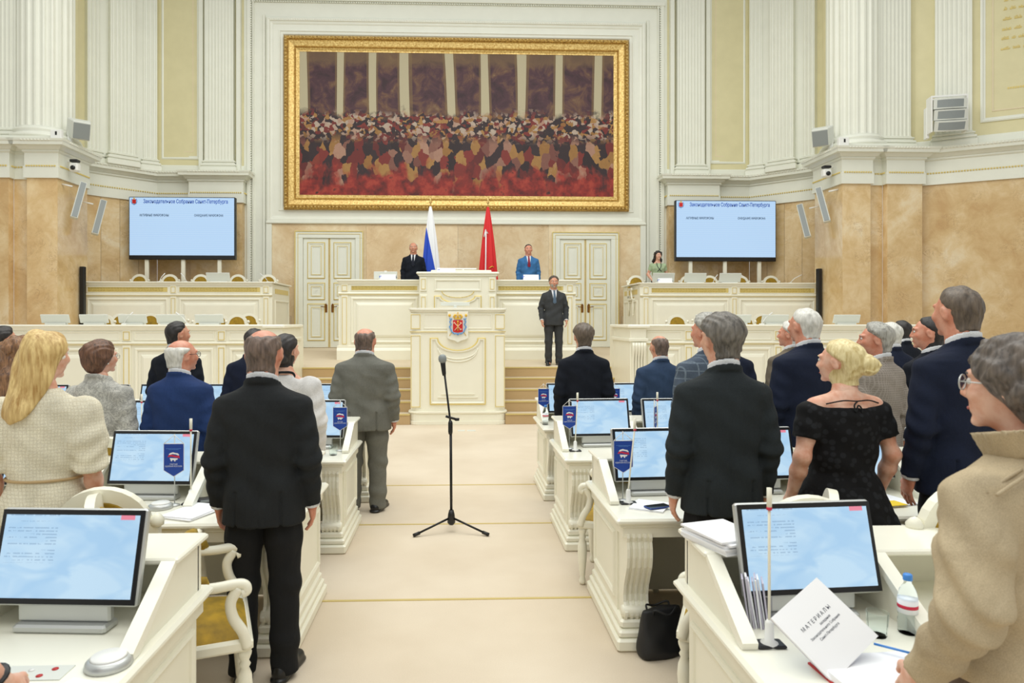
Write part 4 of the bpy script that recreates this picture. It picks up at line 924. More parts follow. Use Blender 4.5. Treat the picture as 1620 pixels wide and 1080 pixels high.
def loft(X, Y, Z, tab, ex=2.3):
    tab = sorted(tab); zz = [t[0] for t in tab]; A = np.interp(Z,zz,[t[1] for t in tab]); B = np.interp(Z,zz,[t[2] for t in tab]); C = np.interp(Z,zz,[t[3] for t in tab])
    r = (np.abs(X/A)**ex+np.abs((Y-C)/B)**ex)**(1/ex); d = (r-1)*np.minimum(A,B)
    return np.maximum(d, np.maximum(zz[0]-Z, Z-zz[-1])*.8)
def wob(X, Y, Z, f, s=0.0): return np.sin(X*f+1.3+s)*np.sin(Y*f*1.1+.7+2*s)*np.sin(Z*f*.9+2.1-s)
# --- head (origin at mid-head, face towards +y)
def head_core(X, Y, Z, fem=False):
    d = ell(X,Y,Z,(0,-.014,.026),(.0765,.097,.092)); d = smin(d, ell(X,Y,Z,(0,.034,-.048),(.055 if not fem else .05,.058,.064)), .03); d = smin(d, ell(X,Y,Z,(0,.046,-.012),(.060,.046,.072)), .02); return d
def head_fn(X, Y, Z, fem=False, thick=0.0):
    d = head_core(X,Y,Z,fem)
    d = smin(d, cap(X,Y,Z,(0,.088,.022),(0,.106,-.022),.008,.0115), .012); aX = np.abs(X)
    d = smin(d, ell(aX,Y,Z,(.013,.096,-.027),(.009,.009,.008)), .008)
    d = smin(d, cap(aX,Y,Z,(.016,.089,.034),(.046,.076,.033),.010,.008), .014)
    d = smax(d, -ell(aX,Y,Z,(.031,.100,.012),(.017,.014,.010)), .010)
    d = smin(d, ell(aX,Y,Z,(.042,.070,-.022),(.018,.018,.016)), .02)
    d = smin(d, ell(X,Y,Z,(0,.086,-.060),(.022,.010,.006)), .006); d = smin(d, ell(X,Y,Z,(0,.084,-.070),(.018,.010,.006)), .006); d = smax(d, -cap(X,Y,Z,(-.022,.098,-.065),(.022,.098,-.065),.0025,.0025), .003)
    d = smin(d, ell(X,Y,Z,(0,.076,-.098),(.022,.016,.015)), .016)
    e = ell(aX,Y-.25*Z,Z,(.079,-.008,-.006),(.010,.019,.032)); e = smax(e, -ell(aX,Y-.25*Z,Z,(.088,-.004,-.003),(.006,.010,.019)), .005); d = smin(d, e, .008)
    nr = .050 if fem else .060+thick
    n = cap(X,Y,Z,(0,-.020,-.055),(0,-.034,-.19),nr,nr+.006); d = smin(d, n, .03)
    d = smin(d, ell(X,Y,Z,(0,-.036,-.25),(.09,.045,.05)), .04)
    if thick > 0: d = smin(d, cap(X,Y,Z,(-.03,-.062,-.085),(.03,-.062,-.085),.022,.022), .02)
    return np.maximum(d, -(Z+.24))
_cache = {}
def cached(key, fn):
    if key not in _cache: _cache[key] = fn()
    return _cache[key]
def head_mesh(fem, thick): return cached(('head',fem,thick), lambda: snet(lambda X,Y,Z: head_fn(X,Y,Z,fem,thick), (-.15,-.14,-.25), (.15,.14,.125), .0062))
# --- hand: wrist at origin, fingers down -z, palm facing -x (towards thigh of right hand)
def hand_fn(X, Y, Z):
    d = ell(X,Y,Z,(0,.004,-.055),(.017,.042,.052)); d = smin(d, cap(X,Y,Z,(0,0,.06),(0,.002,-.02),.027,.026,1.15), .02)
    for i, (y, l, w_) in enumerate(((.034,.075,.0088),(.013,.084,.0092),(-.009,.078,.0088),(-.029,.060,.008))):
        a = (0,y,-.088); b = (-.012,y*1.06,-.088-l*.46); c = (-.034,y*1.08,-.088-l*.86)
        d = smin(d, chain(X,Y,Z,[a+(w_*1.05,),b+(w_,),c+(w_*.8,)],.006), .006)
    d = smin(d, chain(X,Y,Z,[(-.008,.036,-.036,.014),(-.016,.058,-.066,.011),(-.022,.058,-.098,.0088)],.008), .010)
    return d
def hand_mesh(): return cached('hand', lambda: snet(hand_fn, (-.06,-.06,-.19), (.05,.08,.08), .0052))
def core_mesh(fem): # plain body under the clothes
    def fn(X, Y, Z):
        tab = [(.86,.15,.10,0),(1.0,.145,.095,0),(1.1,.14,.09,0),(1.3,.17,.10,-.01),(1.42,.16,.08,-.02),(1.5,.07,.055,-.03),(1.56,.052,.05,-.02)]
        d = loft(X,Y,Z,tab); aX = np.abs(X); d = smin(d, chain(aX,Y,Z,[(.09,0,.9,.08),(.095,0,.5,.05),(.1,-.01,.08,.036)],.02), .03); d = smin(d, cap(aX,Y,Z,(.1,-.02,.045),(.105,.12,.035),.034,.026), .02); return d
    return cached(('core',fem), lambda: snet(fn, (-.22,-.14,0.0), (.22,.18,1.58), .022))
def join(parts):
    V = []; Q = []; n = 0
    for v, q in parts: V.append(v); Q.append(q+n); n += len(v)
    return np.concatenate(V), np.concatenate(Q)
def xf(vq, Mx, flip=False):
    v, q = vq; A = np.array(Mx)[:3,:3]; t = np.array(Mx)[:3,3]; v2 = v@A.T+t; return v2, (q[:,::-1] if np.linalg.det(A) < 0 else q)
HEADC = (0,.012,1.665)
ARM_DOWN = ((.182,-.02,1.386),(.232,-.04,1.13),(.236,.03,.885))
ARM_RELAX = ((.182,-.02,1.386),(.252,-.05,1.15),(.250,.05,.91))
ARM_BENT = ((.170,-.02,1.390),(.262,-.06,1.15),(.19,.10,.98))
def arm_dir(p): a, b = Vector(p[1]), Vector(p[2]); return (b-a).normalized()
def body_mesh(name, mat, fem, thick, armL, armR, bare, hyaw, hpitch, hs):
    Hm = Matrix.Translation(HEADC) @ Matrix.Rotation(hyaw,4,'Z') @ Matrix.Rotation(hpitch,4,'X') @ Matrix.Diagonal((hs,hs,1,1))
    parts = [xf(head_mesh(fem,thick),Hm), core_mesh(fem)]
    for s, arm in ((-1,armL),(1,armR)):
        d = arm_dir(arm); Rm = Vector((0,0,-1)).rotation_difference(d).to_matrix().to_4x4(); Wm = Matrix.Translation(arm[2]) @ Rm
        W2 = (Matrix.Diagonal((-1,1,1,1)) if s < 0 else Matrix.Identity(4)) @ Wm; parts.append(xf(hand_mesh(),W2))
        r = (.056,.044,.029) if not bare else (.048,.040,.029)
        k = ('arm',arm,bare); pts = [arm[0]+(r[0],), tuple((Vector(arm[0])*.45+Vector(arm[1])*.55))+(r[0]*.86,), arm[1]+(r[1],), tuple(Vector(arm[1])*.65+Vector(arm[2])*.35)+(r[1]*.98,), tuple(Vector(arm[2])-arm_dir(arm)*.01)+(r[2]*.93,)]
        lo = np.min([p[:3] for p in pts],0)-.07; hi = np.max([p[:3] for p in pts],0)+.07
        vq = cached(k, lambda: snet(lambda X,Y,Z: chain(X,Y,Z,pts,.025), lo, hi, .009 if bare else .014)); parts.append(xf(vq, Matrix.Diagonal((s,1,1,1)) if s < 0 else Matrix.Identity(4)))
    V, Q = join(parts); return np_mesh(name, V, Q, mat)
# --- garments
JAC = [(.80,.204,.150,.0),(.90,.202,.152,.0),(1.0,.192,.146,.0),(1.10,.184,.138,-.0),(1.22,.193,.146,-.005),(1.33,.208,.146,-.012),(1.40,.216,.132,-.022),(1.438,.208,.118,-.028),(1.462,.170,.104,-.032),(1.482,.125,.092,-.035),(1.505,.090,.078,-.035),(1.522,.07,.066,-.033)]
def jacket_fn(tab, armL, armR, sl=(.070,.063,.047), cuff=.02, collar=True, seam=True, amp=1.0, hem=None, flare=0.0, puff=0.0, slen=1.0):
    def fn(X, Y, Z):
        d = loft(X,Y,Z,tab)
        fold = .0055*np.sin(Z*34+X*9+np.sin(X*14)*1.5)*np.exp(-((Z-1.08)/.16)**2)+.0035*np.sin(X*30+Z*7)*np.exp(-((Z-.88)/.12)**2)+.003*np.sin((Z+X*.8)*40)*np.exp(-((Z-1.34)/.08)**2)
        d = d+fold*amp
        if seam: d = d+.0055*np.exp(-(X/.007)**2)*(Y < 0)*(Z < 1.46)+.012*np.exp(-((np.abs(X)-.11)/.006)**2)*(Y < 0)*(Z < .98)
        for s, arm in ((-1,armL),(1,armR)):
            sX = X*s; dr = arm_dir(arm); w_ = Vector(arm[1])+(Vector(arm[2])-Vector(arm[1]))*slen
            pts = [arm[0]+(sl[0],), tuple(Vector(arm[0])*.5+Vector(arm[1])*.5)+(sl[0]*.97+puff,), arm[1]+(sl[1],), tuple(w_)+(sl[2],)]
            if slen < 0: w_ = Vector(arm[1])+(Vector(arm[0])-Vector(arm[1]))*(-slen); dr = (Vector(arm[1])-Vector(arm[0])).normalized(); pts = [arm[0]+(sl[0],), tuple(w_)+(sl[2],)]
            e = chain(sX,Y,Z,pts,.02)
            tt = (sX-arm[1][0])*dr.x+(Y-arm[1][1])*dr.y+(Z-arm[1][2])*dr.z; L = (w_-Vector(arm[1])).dot(dr)
            e = e+amp*(.0058*np.sin(tt*70+Y*25)*np.exp(-((tt)/.11)**2)+.0025*np.sin(tt*55+sX*30))
            e = np.maximum(e, tt-L+.0)
            if puff > 0: e = smin(e, ell(sX,Y,Z,(arm[0][0]+.015,arm[0][1],arm[0][2]-.01),(.075,.085,.09)), .03)
            d = smin(d, e, .022)
        if collar:
            yc = -.034; rho = (np.sqrt((X/.083)**2+((Y-yc)/.080)**2)-1)*.08; zc = 1.502-.42*(Y-yc); c = np.maximum(np.abs(rho)-.0085, np.abs(Z-zc)-.018)
            d = smin(d, c, .012)
        if hem is not None: d = np.maximum(d, hem-Z)
        return d
    return fn
def bounds(tab, arms):
    P = np.array([p for a in arms for p in a]); w_ = max(max(t[1] for t in tab), np.abs(P[:,0]).max()+.09)
    return (-w_, -.24, min(min(t[0] for t in tab), P[:,2].min())-.02), (w_, max(.24,P[:,1].max()+.09), 1.60)
def trousers_fn(wide=1.0):
    def fn(X, Y, Z):
        aX = np.abs(X); d = chain(aX,Y,Z,[(.088,-.002,.93,.098),(.098,.0,.72,.092*wide),(.104,.004,.48,.076*wide),(.106,-.012,.2,.070*wide),(.106,-.012,.035,.068*wide)],.03)
        d = smin(d, ell(X,Y,Z,(0,-.01,.94),(.178,.116,.12)), .04); d = d+.004*np.sin(Z*42+aX*20)*np.exp(-((Z-.1)/.1)**2)+.004*np.sin(Z*38+X*30)*np.exp(-((Z-.46)/.08)**2)+.0025*np.sin((aX+Y)*60)*np.exp(-((Z-.8)/.15)**2)
        d = np.maximum(d, .03-Z); return np.maximum(d, Z-1.08)
    return fn
def shoe_fn(X, Y, Z):
    d = cap(X,Y,Z,(0,-.075,.045),(.006,.125,.032),.043,.037); d = smin(d, cap(X,Y,Z,(0,-.04,.08),(0,.03,.065),.042,.032), .03); d = np.maximum(d, .004-Z)
    s = np.maximum(cap(X,Y,np.zeros_like(Z),(0,-.08,0),(.006,.13,0),.047,.043), np.maximum(.002-Z, Z-.022)); return smin(d, s, .004)
def get_trousers(res, wide=1.0): return cached(('trousers',res,wide), lambda: snet(trousers_fn(wide), (-.24,-.18,.0), (.24,.18,1.1), res))
def get_shoe(): return cached('shoe', lambda: snet(shoe_fn, (-.07,-.14,0), (.07,.19,.14), .0085))
# --- hair
def hair_fn(kind, seed=0.0, **o):
    t = o.get('t',.010)
    def fn(X, Y, Z):
        c = smin(head_core(X,Y,Z), cap(X,Y,Z,(0,-.020,-.055),(0,-.034,-.19),o.get('nr',.064),o.get('nr',.064)+.006), .03); n = .0022*np.sin(X*170+np.sin(Z*40+seed)*3)+.003*wob(X,Y,Z,55,seed)+.004*wob(X,Y,Z,26,seed)
        if kind in ('short','fringe'):
            ear = Y-np.where(Z > .012, -.012+1.25*(Z-.012), -.016+.22*(Z-.012)); front = Y-(.052+.35*(Z-.06)); sd = np.maximum(np.maximum(ear*.62, front*.9), -(Z+.112+.25*(Y+.07)))+.005*wob(X,Y,Z,120,seed)
            for bc, br in o.get('bald',[]): sd = smax(sd, -.6*ell(X,Y,Z,bc,br), .012)
            m = np.clip(-sd/.03, 0, 1); m = m*m*(3-2*m); tz = np.clip((Z+.02)/.09, 0, 1); tt = t+o.get('vol',0)*.010*tz
            return c-(-.006+(tt+.006)*m)+n*m
        if kind == 'bob':        # short full hair, rounded at the nape
            d = ell(X,Y,Z,(0,-.028,.035),(.103,.118,.106)); d = smin(d, ell(X,Y,Z,(0,-.055,-.045),(.082,.075,.085)), .05); d = d+n*1.6+.004*np.sin(X*60+Z*35); return smax(smax(d, Y-(.045+.5*(Z-.03)), .02), -(Z+.125), .015)
        if kind == 'long':
            d = ell(X,Y,Z,(0,-.018,.03),(.097,.112,.104)); d = smin(d, ell(X,Y,Z,(.0,-.055,-.09),(.10,.085,.15)), .05); L = o.get('len',.40)
            d = smin(d, chain(X,Y,Z,[(-.01,-.07,-.10,.085),(-.025,-.115,-.26,.088),(-.05,-.14,-L,.062)],.05,.62), .05)
            d = d+.0035*np.sin(X*95+np.sin(Z*14)*1.4)+.006*np.sin(X*38+Z*9+Y*30); return smax(d, Y-(.03+.6*(Z-.02)), .02)
        if kind == 'curly':
            L = o.get('len',.30); d = ell(X,Y,Z,(0,-.02,.035),(.105,.118,.105)); d = smin(d, chain(X,Y,Z,[(0,-.06,-.08,.10),(0,-.09,-L*.6,.115),(0,-.10,-L,.09)],.06,.75), .05)
            d = d+.013*wob(X,Y,Z,72,seed)+.010*wob(X,Y,Z,42,seed+1); return smax(d, Y-(.04+.6*(Z-.02)), .02)
        if kind == 'bun':
            sd = np.maximum(np.maximum((Y-np.where(Z > .008, -.012+1.25*(Z-.008), -.016+.22*(Z-.008)))*.62,(Y-(.055+.35*(Z-.06)))*.9), -(Z+.10+.25*(Y+.07))); m = np.clip(-sd/.03,0,1); m = m*m*(3-2*m); d = c-(-.006+.021*m)+(n*.7+.002*np.sin(X*140))*m
            bx, by, bz = o.get('pos',(0,-.135,-.005)); r = np.sqrt((X-bx)**2+(Y-by)**2+(Z-bz)**2); b = ell(X,Y,Z,(bx,by,bz),(.060,.050,.058))+.006*np.sin(np.arctan2(Z-bz,X-bx)*3+r*190)+.003*wob(X,Y,Z,90); return smin(d, b, .012)
        if kind == 'gathered':   # greying wavy hair tied low
            d = ell(X,Y,Z,(0,-.028,.042),(.108,.122,.108)); d = smin(d, ell(X,Y,Z,(0,-.10,-.085),(.062,.062,.075)), .045); d = smin(d, ell(X,Y,Z,(0,-.07,-.03),(.085,.08,.07)), .04)
            d = d+.004*np.sin(X*45+Z*60+Y*25+np.sin(Y*40+Z*30)*1.5)+.010*wob(X,Y,Z,58,seed)+.006*wob(X+.3*Z,Y,Z,105,seed)+.003*wob(X,Y+.4*Z,Z,170,seed); return smax(d, Y-(.078+.85*(Z-.04)), .02)
    return fn
HB = {'short':((-.12,-.14,-.12),(.12,.13,.16)),'fringe':((-.12,-.14,-.12),(.12,.13,.16)),'bob':((-.14,-.18,-.15),(.14,.12,.17)),'long':((-.16,-.24,-.52),(.16,.12,.17)),'curly':((-.18,-.24,-.45),(.18,.14,.18)),'bun':((-.13,-.23,-.12),(.13,.13,.16)),'gathered':((-.16,-.2,-.2),(.16,.14,.19))}
def shirt_front(R, tab, tiemat, f=1.0):
    zz = sorted(tab); A = lambda z: np.interp(z,[t[0] for t in zz],[t[1] for t in zz]); B = lambda z: np.interp(z,[t[0] for t in zz],[t[2] for t in zz]); C = lambda z: np.interp(z,[t[0] for t in zz],[t[3] for t in zz])
    def yf(x, z): return C(z)+B(z)*max(0,(1-abs(x/A(z))**2.3))**(1/2.3)
    def sf(u, v): z = 1.515-.285*v; w_ = .056*(1-v)**.8+.004; x = (2*u-1)*w_; return (x, yf(x,z)+.009, z)
    MB().grid(lambda u,v: sf(1-u,v),6,10).build('shirt_front','shirt_white',R)
    def tf(u, v): z = 1.505-.272*v; w_ = (.014 if v < .06 else .014+.022*min(1,v*1.1)) if v < .93 else .036*(1-v)/.07+.002; x = (1-2*u)*w_; return (x, yf(x,z)+.018-.004*abs(1-2*u), z)
    MB().grid(tf,4,14).build('tie',tiemat,R)
    for s in (-1,1):
        def lf(u, v): z = 1.51-.29*v; x0 = .054*(1-v)**.8+.002; w_ = .045*math.sin(PI*min(1,v*1.15+.12))**.6+.006; x = s*(x0+w_*u); return (x, yf(x,z)+.012-.004*u, z)
        MB().grid((lambda u,v: lf(1-u,v)) if s > 0 else lf,4,10).build('lapel',R['clothmat'],R)
def eyes(R, Hm, brow='hair_brown', lips=True):
    for s in (-1,1):
        e = MB(Hm).lathe([(.001,-.0105),(.0075,-.0075),(.0108,0),(.0075,.0075),(.001,.0105)],10,(s*.031,.083,.012)).build('eye','eye_white',R)
        MB(Hm).box(s*.031-.0045,s*.031+.0045,.090,.0955,.0075,.0165,.002).build('iris','eye_dark',e)
        MB(Hm).tube([(s*.016,.0945,.031),(s*.032,.0920,.035),(s*.047,.080,.031)],[.0025,.0035,.002],6).build('eyebrow',brow,R)
    if lips: MB(Hm).tube([(-.02,.0925,-.0645),(0,.0975,-.063),(.02,.0925,-.0645)],[.002,.0045,.002],6).build('mouth','lip',R)
def spectacles(R, Hm, mat='black_plastic', tint='lens_clear', r=.022):
    for s in (-1,1):
        fr = MB(Hm).tube([(s*.033+r*math.cos(2*PI*k/16),.101,.008+r*.86*math.sin(2*PI*k/16)) for k in range(17)],.0022,6).build('spectacle_rim',mat,R)
        MB(Hm).add([(s*.033+r*.95*math.cos(2*PI*k/16),.101,.008+r*.8*math.sin(2*PI*k/16)) for k in range(16)],[tuple(range(16))]).build('lens',tint,fr)
        MB(Hm).tube([(s*.055,.099,.012),(s*.076,.06,.012),(s*.083,.0,.012)],.002,6).build('temple',mat,R)
    MB(Hm).tube([(-.011,.104,.012),(.011,.104,.012)],.002,6).build('bridge',mat,R)
def person(label, px, Y, z0, H, suit, rot=0, w_=1.0, res=.012, hair=None, hairmat='hair_brown', skin='skin_a', fem=False, thick=0.0, arms=(ARM_DOWN,ARM_DOWN), bare=False, hyaw=0, hpitch=0, hs=None, trousers='trouser_black', front=None, tab=None, jk=None, lower=True, collar='shirt_white', X=None, group='people standing in the hall', face=False, glasses=None, X2=0):
    X = ax(px,Y) if X is None else X
    hs = hs or (1.04 if fem else 1.09); face = face or abs(hyaw) > .3
    R = thing('person', label, 'person', (X,Y,z0), rot, None, (w_,w_,H/1.78)); R['clothmat'] = suit
    Hm = Matrix.Translation(HEADC) @ Matrix.Rotation(hyaw,4,'Z') @ Matrix.Rotation(hpitch,4,'X') @ Matrix.Diagonal((hs,hs,1,1))
    put('body', body_mesh('body', skin, fem, thick, arms[0], arms[1], bare, hyaw, hpitch, hs), R)
    tb = tab or JAC; jk = dict(jk or {})
    lo, hi = bounds(tb, arms); key = ('jacket',tuple(tb),arms,res,tuple(sorted(jk.items())))
    vq = cached(key, lambda: snet(jacket_fn(tb,arms[0],arms[1],**jk), lo, hi, res)); put('jacket' if not fem else 'top', np_mesh('jacket', vq[0], vq[1], suit), R)
    if lower:
        wide = 1.0; k = ('tmesh',trousers,res>.01); me = cached(k, lambda: np_mesh('trousers',*get_trousers(.013 if res>.01 else .009),trousers)); put('trousers', me, R)
        sm = cached('shoemesh', lambda: np_mesh('shoe',*get_shoe(),'shoe_black'))
        for s in (-1,1): o = put('shoe', sm, R); o.location = (s*.108,.02,0); o.rotation_euler = (0,0,-s*.22)
    if collar:
        def cm():
            def fn(X_,Y_,Z_): yc = -.033; rho = (np.sqrt((X_/.074)**2+((Y_-yc)/.071)**2)-1)*.072; return np.maximum(np.abs(rho)-.005, np.abs(Z_-(1.527-.40*(Y_-yc)))-.022)
            return np_mesh('shirt_collar',*snet(fn,(-.1,-.13,1.46),(.1,.06,1.62),.0065),collar)
        put('shirt_collar', cached(('collar',collar), cm), R)
        def cf():
            def fn(X_,Y_,Z_): return np.maximum(np.abs(np.sqrt(X_**2+Y_**2)-.036)-.006, np.abs(Z_)-.012)
            return np_mesh('shirt_cuff',*snet(fn,(-.05,-.05,-.02),(.05,.05,.02),.006),collar)
        for s, arm in ((-1,arms[0]),(1,arms[1])):
            p = Vector(arm[2])+arm_dir(arm)*.004; d = arm_dir(arm); q = Vector((0,0,-1)).rotation_difference(Vector((d.x*s,d.y,d.z)))
            o = put('shirt_cuff', cached(('cuff',collar), cf), R); o.location = (p.x*s,p.y,p.z); o.rotation_mode = 'QUATERNION'; o.rotation_quaternion = q
    if hair:
        kind, opt = hair; lo, hi = HB[kind]; key = ('hair',kind,str(opt),res<.01)
        vq = cached(key, lambda: snet(hair_fn(kind,**opt), lo, hi, .0055 if res < .01 else .0075)); V, Q = xf(vq,Hm); put('hair', np_mesh('hair', V, Q, hairmat), R)
    if front: shirt_front(R, tb, front)
    if face: eyes(R, Hm, hairmat)
    if glasses: spectacles(R, Hm, *glasses)
    return R, Hm
# ------------------------------------------------------------------ people
THIN = ('short',dict(nr=.069,t=.006,bald=[((0,.03,.13),(.055,.085,.055))])); CROWN = ('short',dict(t=.008,bald=[((0,-.045,.115),(.05,.06,.05)),((0,.07,.11),(.05,.05,.06))])); FULL = ('short',dict(t=.014,vol=1)); FULL2 = ('short',dict(t=.018,vol=1,seed=2.0))
FRINGE = ('fringe',dict(nr=.070,t=.013,bald=[((0,.0,.13),(.084,.118,.072))])); CROP = ('short',dict(t=.008,nr=.067))
STOUT = [(z,a*1.06,b*1.14,c) for z,a,b,c in JAC]; SLIM = [(z,a*.94,b*.94,c) for z,a,b,c in JAC]
# presidium and dais, facing the hall
person('man in dark suit and tie standing behind the presidium, left of the flags', 654, 16.1, 1.9, 1.80, 'suit_darknavy', PI, 1.04, .014, CROWN, 'hair_grey', 'skin_b', front='tie_dark', face=True, thick=.006)
person('man in bright blue suit and red tie standing behind the presidium', 836, 16.1, 1.9, 1.77, 'suit_bright', PI, 1.0, .014, CROP, 'hair_dark', 'skin_red', front='tie_red', face=True, thick=.004)
R, Hm = person('bearded man in graphite suit standing on the dais beside the lectern', 876, 13.85, dz(13.85), 1.80, 'suit_graphite', PI, 1.0, .011, FULL, 'hair_brownmid', 'skin_b', front='tie_steel', face=True, trousers='suit_graphite', arms=(ARM_RELAX,ARM_RELAX))
vq = cached('beard', lambda: snet(lambda X,Y,Z: smax(smax(head_core(X,Y,Z)-.006, -ell(X,Y,Z,(0,.1,-.058),(.028,.03,.014)), .004), np.maximum(Z+.040, -(Y-.02)), .01), (-.08,-.0,-.13), (.08,.12,-.02), .006)); V, Q = xf(vq,Hm); put('beard', np_mesh('beard',V,Q,'hair_grey'), R)
WT = [(.98,.170,.125,0),(1.08,.150,.108,0),(1.2,.165,.118,0),(1.3,.18,.132,.01),(1.38,.175,.115,-.01),(1.43,.15,.09,-.02),(1.46,.10,.07,-.03),(1.485,.075,.06,-.035)]
WSK = [(.80,.185,.14,0)]+WT
R, Hm = person('curly-haired woman in pale green top standing at the right upper tier', 1041, 17.85, 2.0, 1.70, 'green_top', PI, .96, .012, ('curly',dict(len=.22)), 'hair_dark', 'skin_c', fem=True, bare=True, tab=WSK, jk=dict(collar=False,seam=False,slen=-.4), collar=None, face=True, arms=(ARM_BENT,ARM_BENT))
a = MB()
for s in (-1,1): a.tube(cr([(s*.06,.07,1.47),(s*.05,.12,1.36),(0,.14,1.28),(-s*.06,.135,1.22)]),.008,6)
a.build('dark_straps','suit_black',R)

# delegates, left of the aisle
person('man in black suit standing nearest on the left of the aisle, seen from behind', 418, 3.62, 0, 1.81, 'suit_black', .03, 1.02, .0085, ('short',dict(nr=.070,t=.007,bald=[((0,-.01,.125),(.04,.06,.04))])), 'hair_thin', 'skin_red', thick=.005, tab=JAC, hs=1.14, hyaw=-.10)
R, Hm = person('blonde long-haired woman in cream tweed suit with puff sleeves', 72, 3.5, 0, 1.80, 'tweed_cream', .1, 1.0, .009, ('long',dict(len=.34)), 'hair_blonde', 'skin_c', fem=True, bare=True, tab=[(.86,.225,.17,0),(.95,.205,.155,0),(1.04,.172,.125,0),(1.1,.168,.122,0),(1.2,.182,.13,0),(1.32,.19,.135,0),(1.41,.185,.115,-.02),(1.455,.15,.095,-.03),(1.49,.10,.075,-.035),(1.51,.08,.065,-.035)], jk=dict(collar=False,seam=False,slen=.06,puff=.020,sl=(.076,.070,.064)), collar=None, lower=False, hyaw=-.35)
def skirt_fn(top, bot, hb):
    return lambda X,Y,Z: loft(X,Y,Z,[(bot,hb,hb*.72,0),(top-.2,.20,.155,0),(top,.165,.12,0)])+.006*np.sin(np.arctan2(Y,X)*9)*(Z<top-.2)
def skirt(R, mat, top=1.0, bot=.35, hb=.21):
    vq = cached(('skirt',top,bot,hb), lambda: snet(skirt_fn(top,bot,hb),(-.3,-.24,bot),(.3,.24,top),.014)); put('skirt', np_mesh('skirt',vq[0],vq[1],mat), R)
    sm = cached('shoemesh', lambda: np_mesh('shoe',*get_shoe(),'shoe_black'))
    for s in (-1,1): o = put('shoe', sm, R); o.location = (s*.1,.02,0); o.scale = (.85,.88,.9)
skirt(R,'trouser_cream',1.0,.12,.20)
MB().tube([(.176*math.cos(2*PI*k/40),.130*math.sin(2*PI*k/40),1.07) for k in range(41)],.007,6).build('belt','carpet_step',R)
MB(Hm).lathe([(.001,-.012),(.010,-.006),(.012,0),(.010,.006),(.001,.012)],10,(.088,.005,-.002)).build('pearl_earring','pearl',R)
R, Hm = person('short-haired woman in grey print jacket, back turned', 160, 5.15, 0, 1.70, 'grey_print', -.05, 0.98, .0105, ('bob',dict()), 'hair_brown', 'skin_c', fem=True, tab=[(.80,.215,.155,0),(.95,.205,.15,0),(1.08,.175,.13,0),(1.2,.188,.138,0),(1.32,.195,.138,0),(1.41,.188,.118,-.02),(1.455,.15,.1,-.03),(1.49,.10,.08,-.035),(1.525,.08,.07,-.035)], jk=dict(seam=False), collar=None, lower=False, hyaw=-.55, glasses=('silver','lens_clear',.022))
skirt(R,'grey_print')
MB(Hm).lathe([(.001,-.009),(.008,0),(.001,.009)],10,(.082,-.002,-.042)).build('earring','pearl',R)
MB().tube([(.188*math.cos(2*PI*k/40),.142*math.sin(2*PI*k/40),1.06) for k in range(41)],.012,6).build('belt','grey_print',R)
person('bald man with white fringe and glasses in blue suit', 288, 5.15, 0, 1.715, 'suit_blue', -.12, 0.98, .0105, FRINGE, 'hair_white', 'skin_red', thick=.006, tab=STOUT, hyaw=-.55, glasses=('black_plastic','lens_clear',.021))
person('young black-haired man in black suit before the left lower tier', 281, 6.9, 0, 1.85, 'suit_darknavy', -.1, 1.0, .012, CROP, 'hair_dark', 'skin_b', hyaw=-.6)
person('man in navy suit mostly hidden by the nearest man in black', 402, 6.85, 0, 1.78, 'suit_navy', -.05, 1.05, .013, CROP, 'hair_dark', 'skin_b')
R, Hm = person('black-haired woman in white blouse behind the nearest man in black', 452, 5.25, 0, 1.75, 'white_blouse', 0, 1.04, .012, ('bun',dict(pos=(0,-.10,-.06))), 'hair_dark', 'skin_c', fem=True, tab=WSK, jk=dict(seam=False,collar=False,sl=(.085,.075,.05)), collar=None, hyaw=-.3)
MB().tube(cr([(-.07,-.06,1.49),(0,-.11,1.505),(.07,-.06,1.49),(.08,-.09,1.40)]),.010,6).build('black_ribbon','suit_black',R)
person('heavy man in light grey suit standing by the aisle, third row left', 578, 6.76, 0, 1.785, 'suit_grey', -.02, 1.17, .0095, ('short',dict(nr=.073,t=.006,bald=[((0,-.035,.118),(.045,.055,.045))])), 'hair_thin', 'skin_red', thick=.010, tab=STOUT, trousers='suit_grey', hyaw=-.12)
person('dark-haired man in navy suit at the left edge of the picture', 6, 6.9, 0, 1.79, 'suit_navy', 0, 1.0, .013, FULL, 'hair_dark', 'skin_b', hyaw=-.6)
R, Hm = person('curly brown-haired woman in orange top at the left edge', 33, 5.2, 0, 1.73, 'orange_top', 0, 1.05, .012, ('curly',dict(len=.36)), 'hair_curlybrown', 'skin_c', fem=True, tab=WSK, jk=dict(seam=False,collar=False), collar=None, hyaw=-.4)
# the arm coming in at the lower left corner belongs to a delegate just outside the frame
AR = ((.170,-.02,1.390),(.27,.02,1.13),(.30,.16,.93))
R, Hm = person('delegate at the lower left corner, only a bare forearm with bracelet in view', 0, 1.72, 0, 1.72, 'suit_navy', -.1, 1.0, .012, CROP, 'hair_dark', 'skin_c', X=-1.52, arms=(ARM_DOWN,AR), bare=True, jk=dict(collar=False,slen=.1), collar=None)
MB(Matrix.Translation((.297,.135,.965)) @ Matrix.Rotation(math.radians(34),4,'X')).lathe([(.036,-.004),(.040,0),(.036,.004)],18).build('bracelet','black_metal',R)

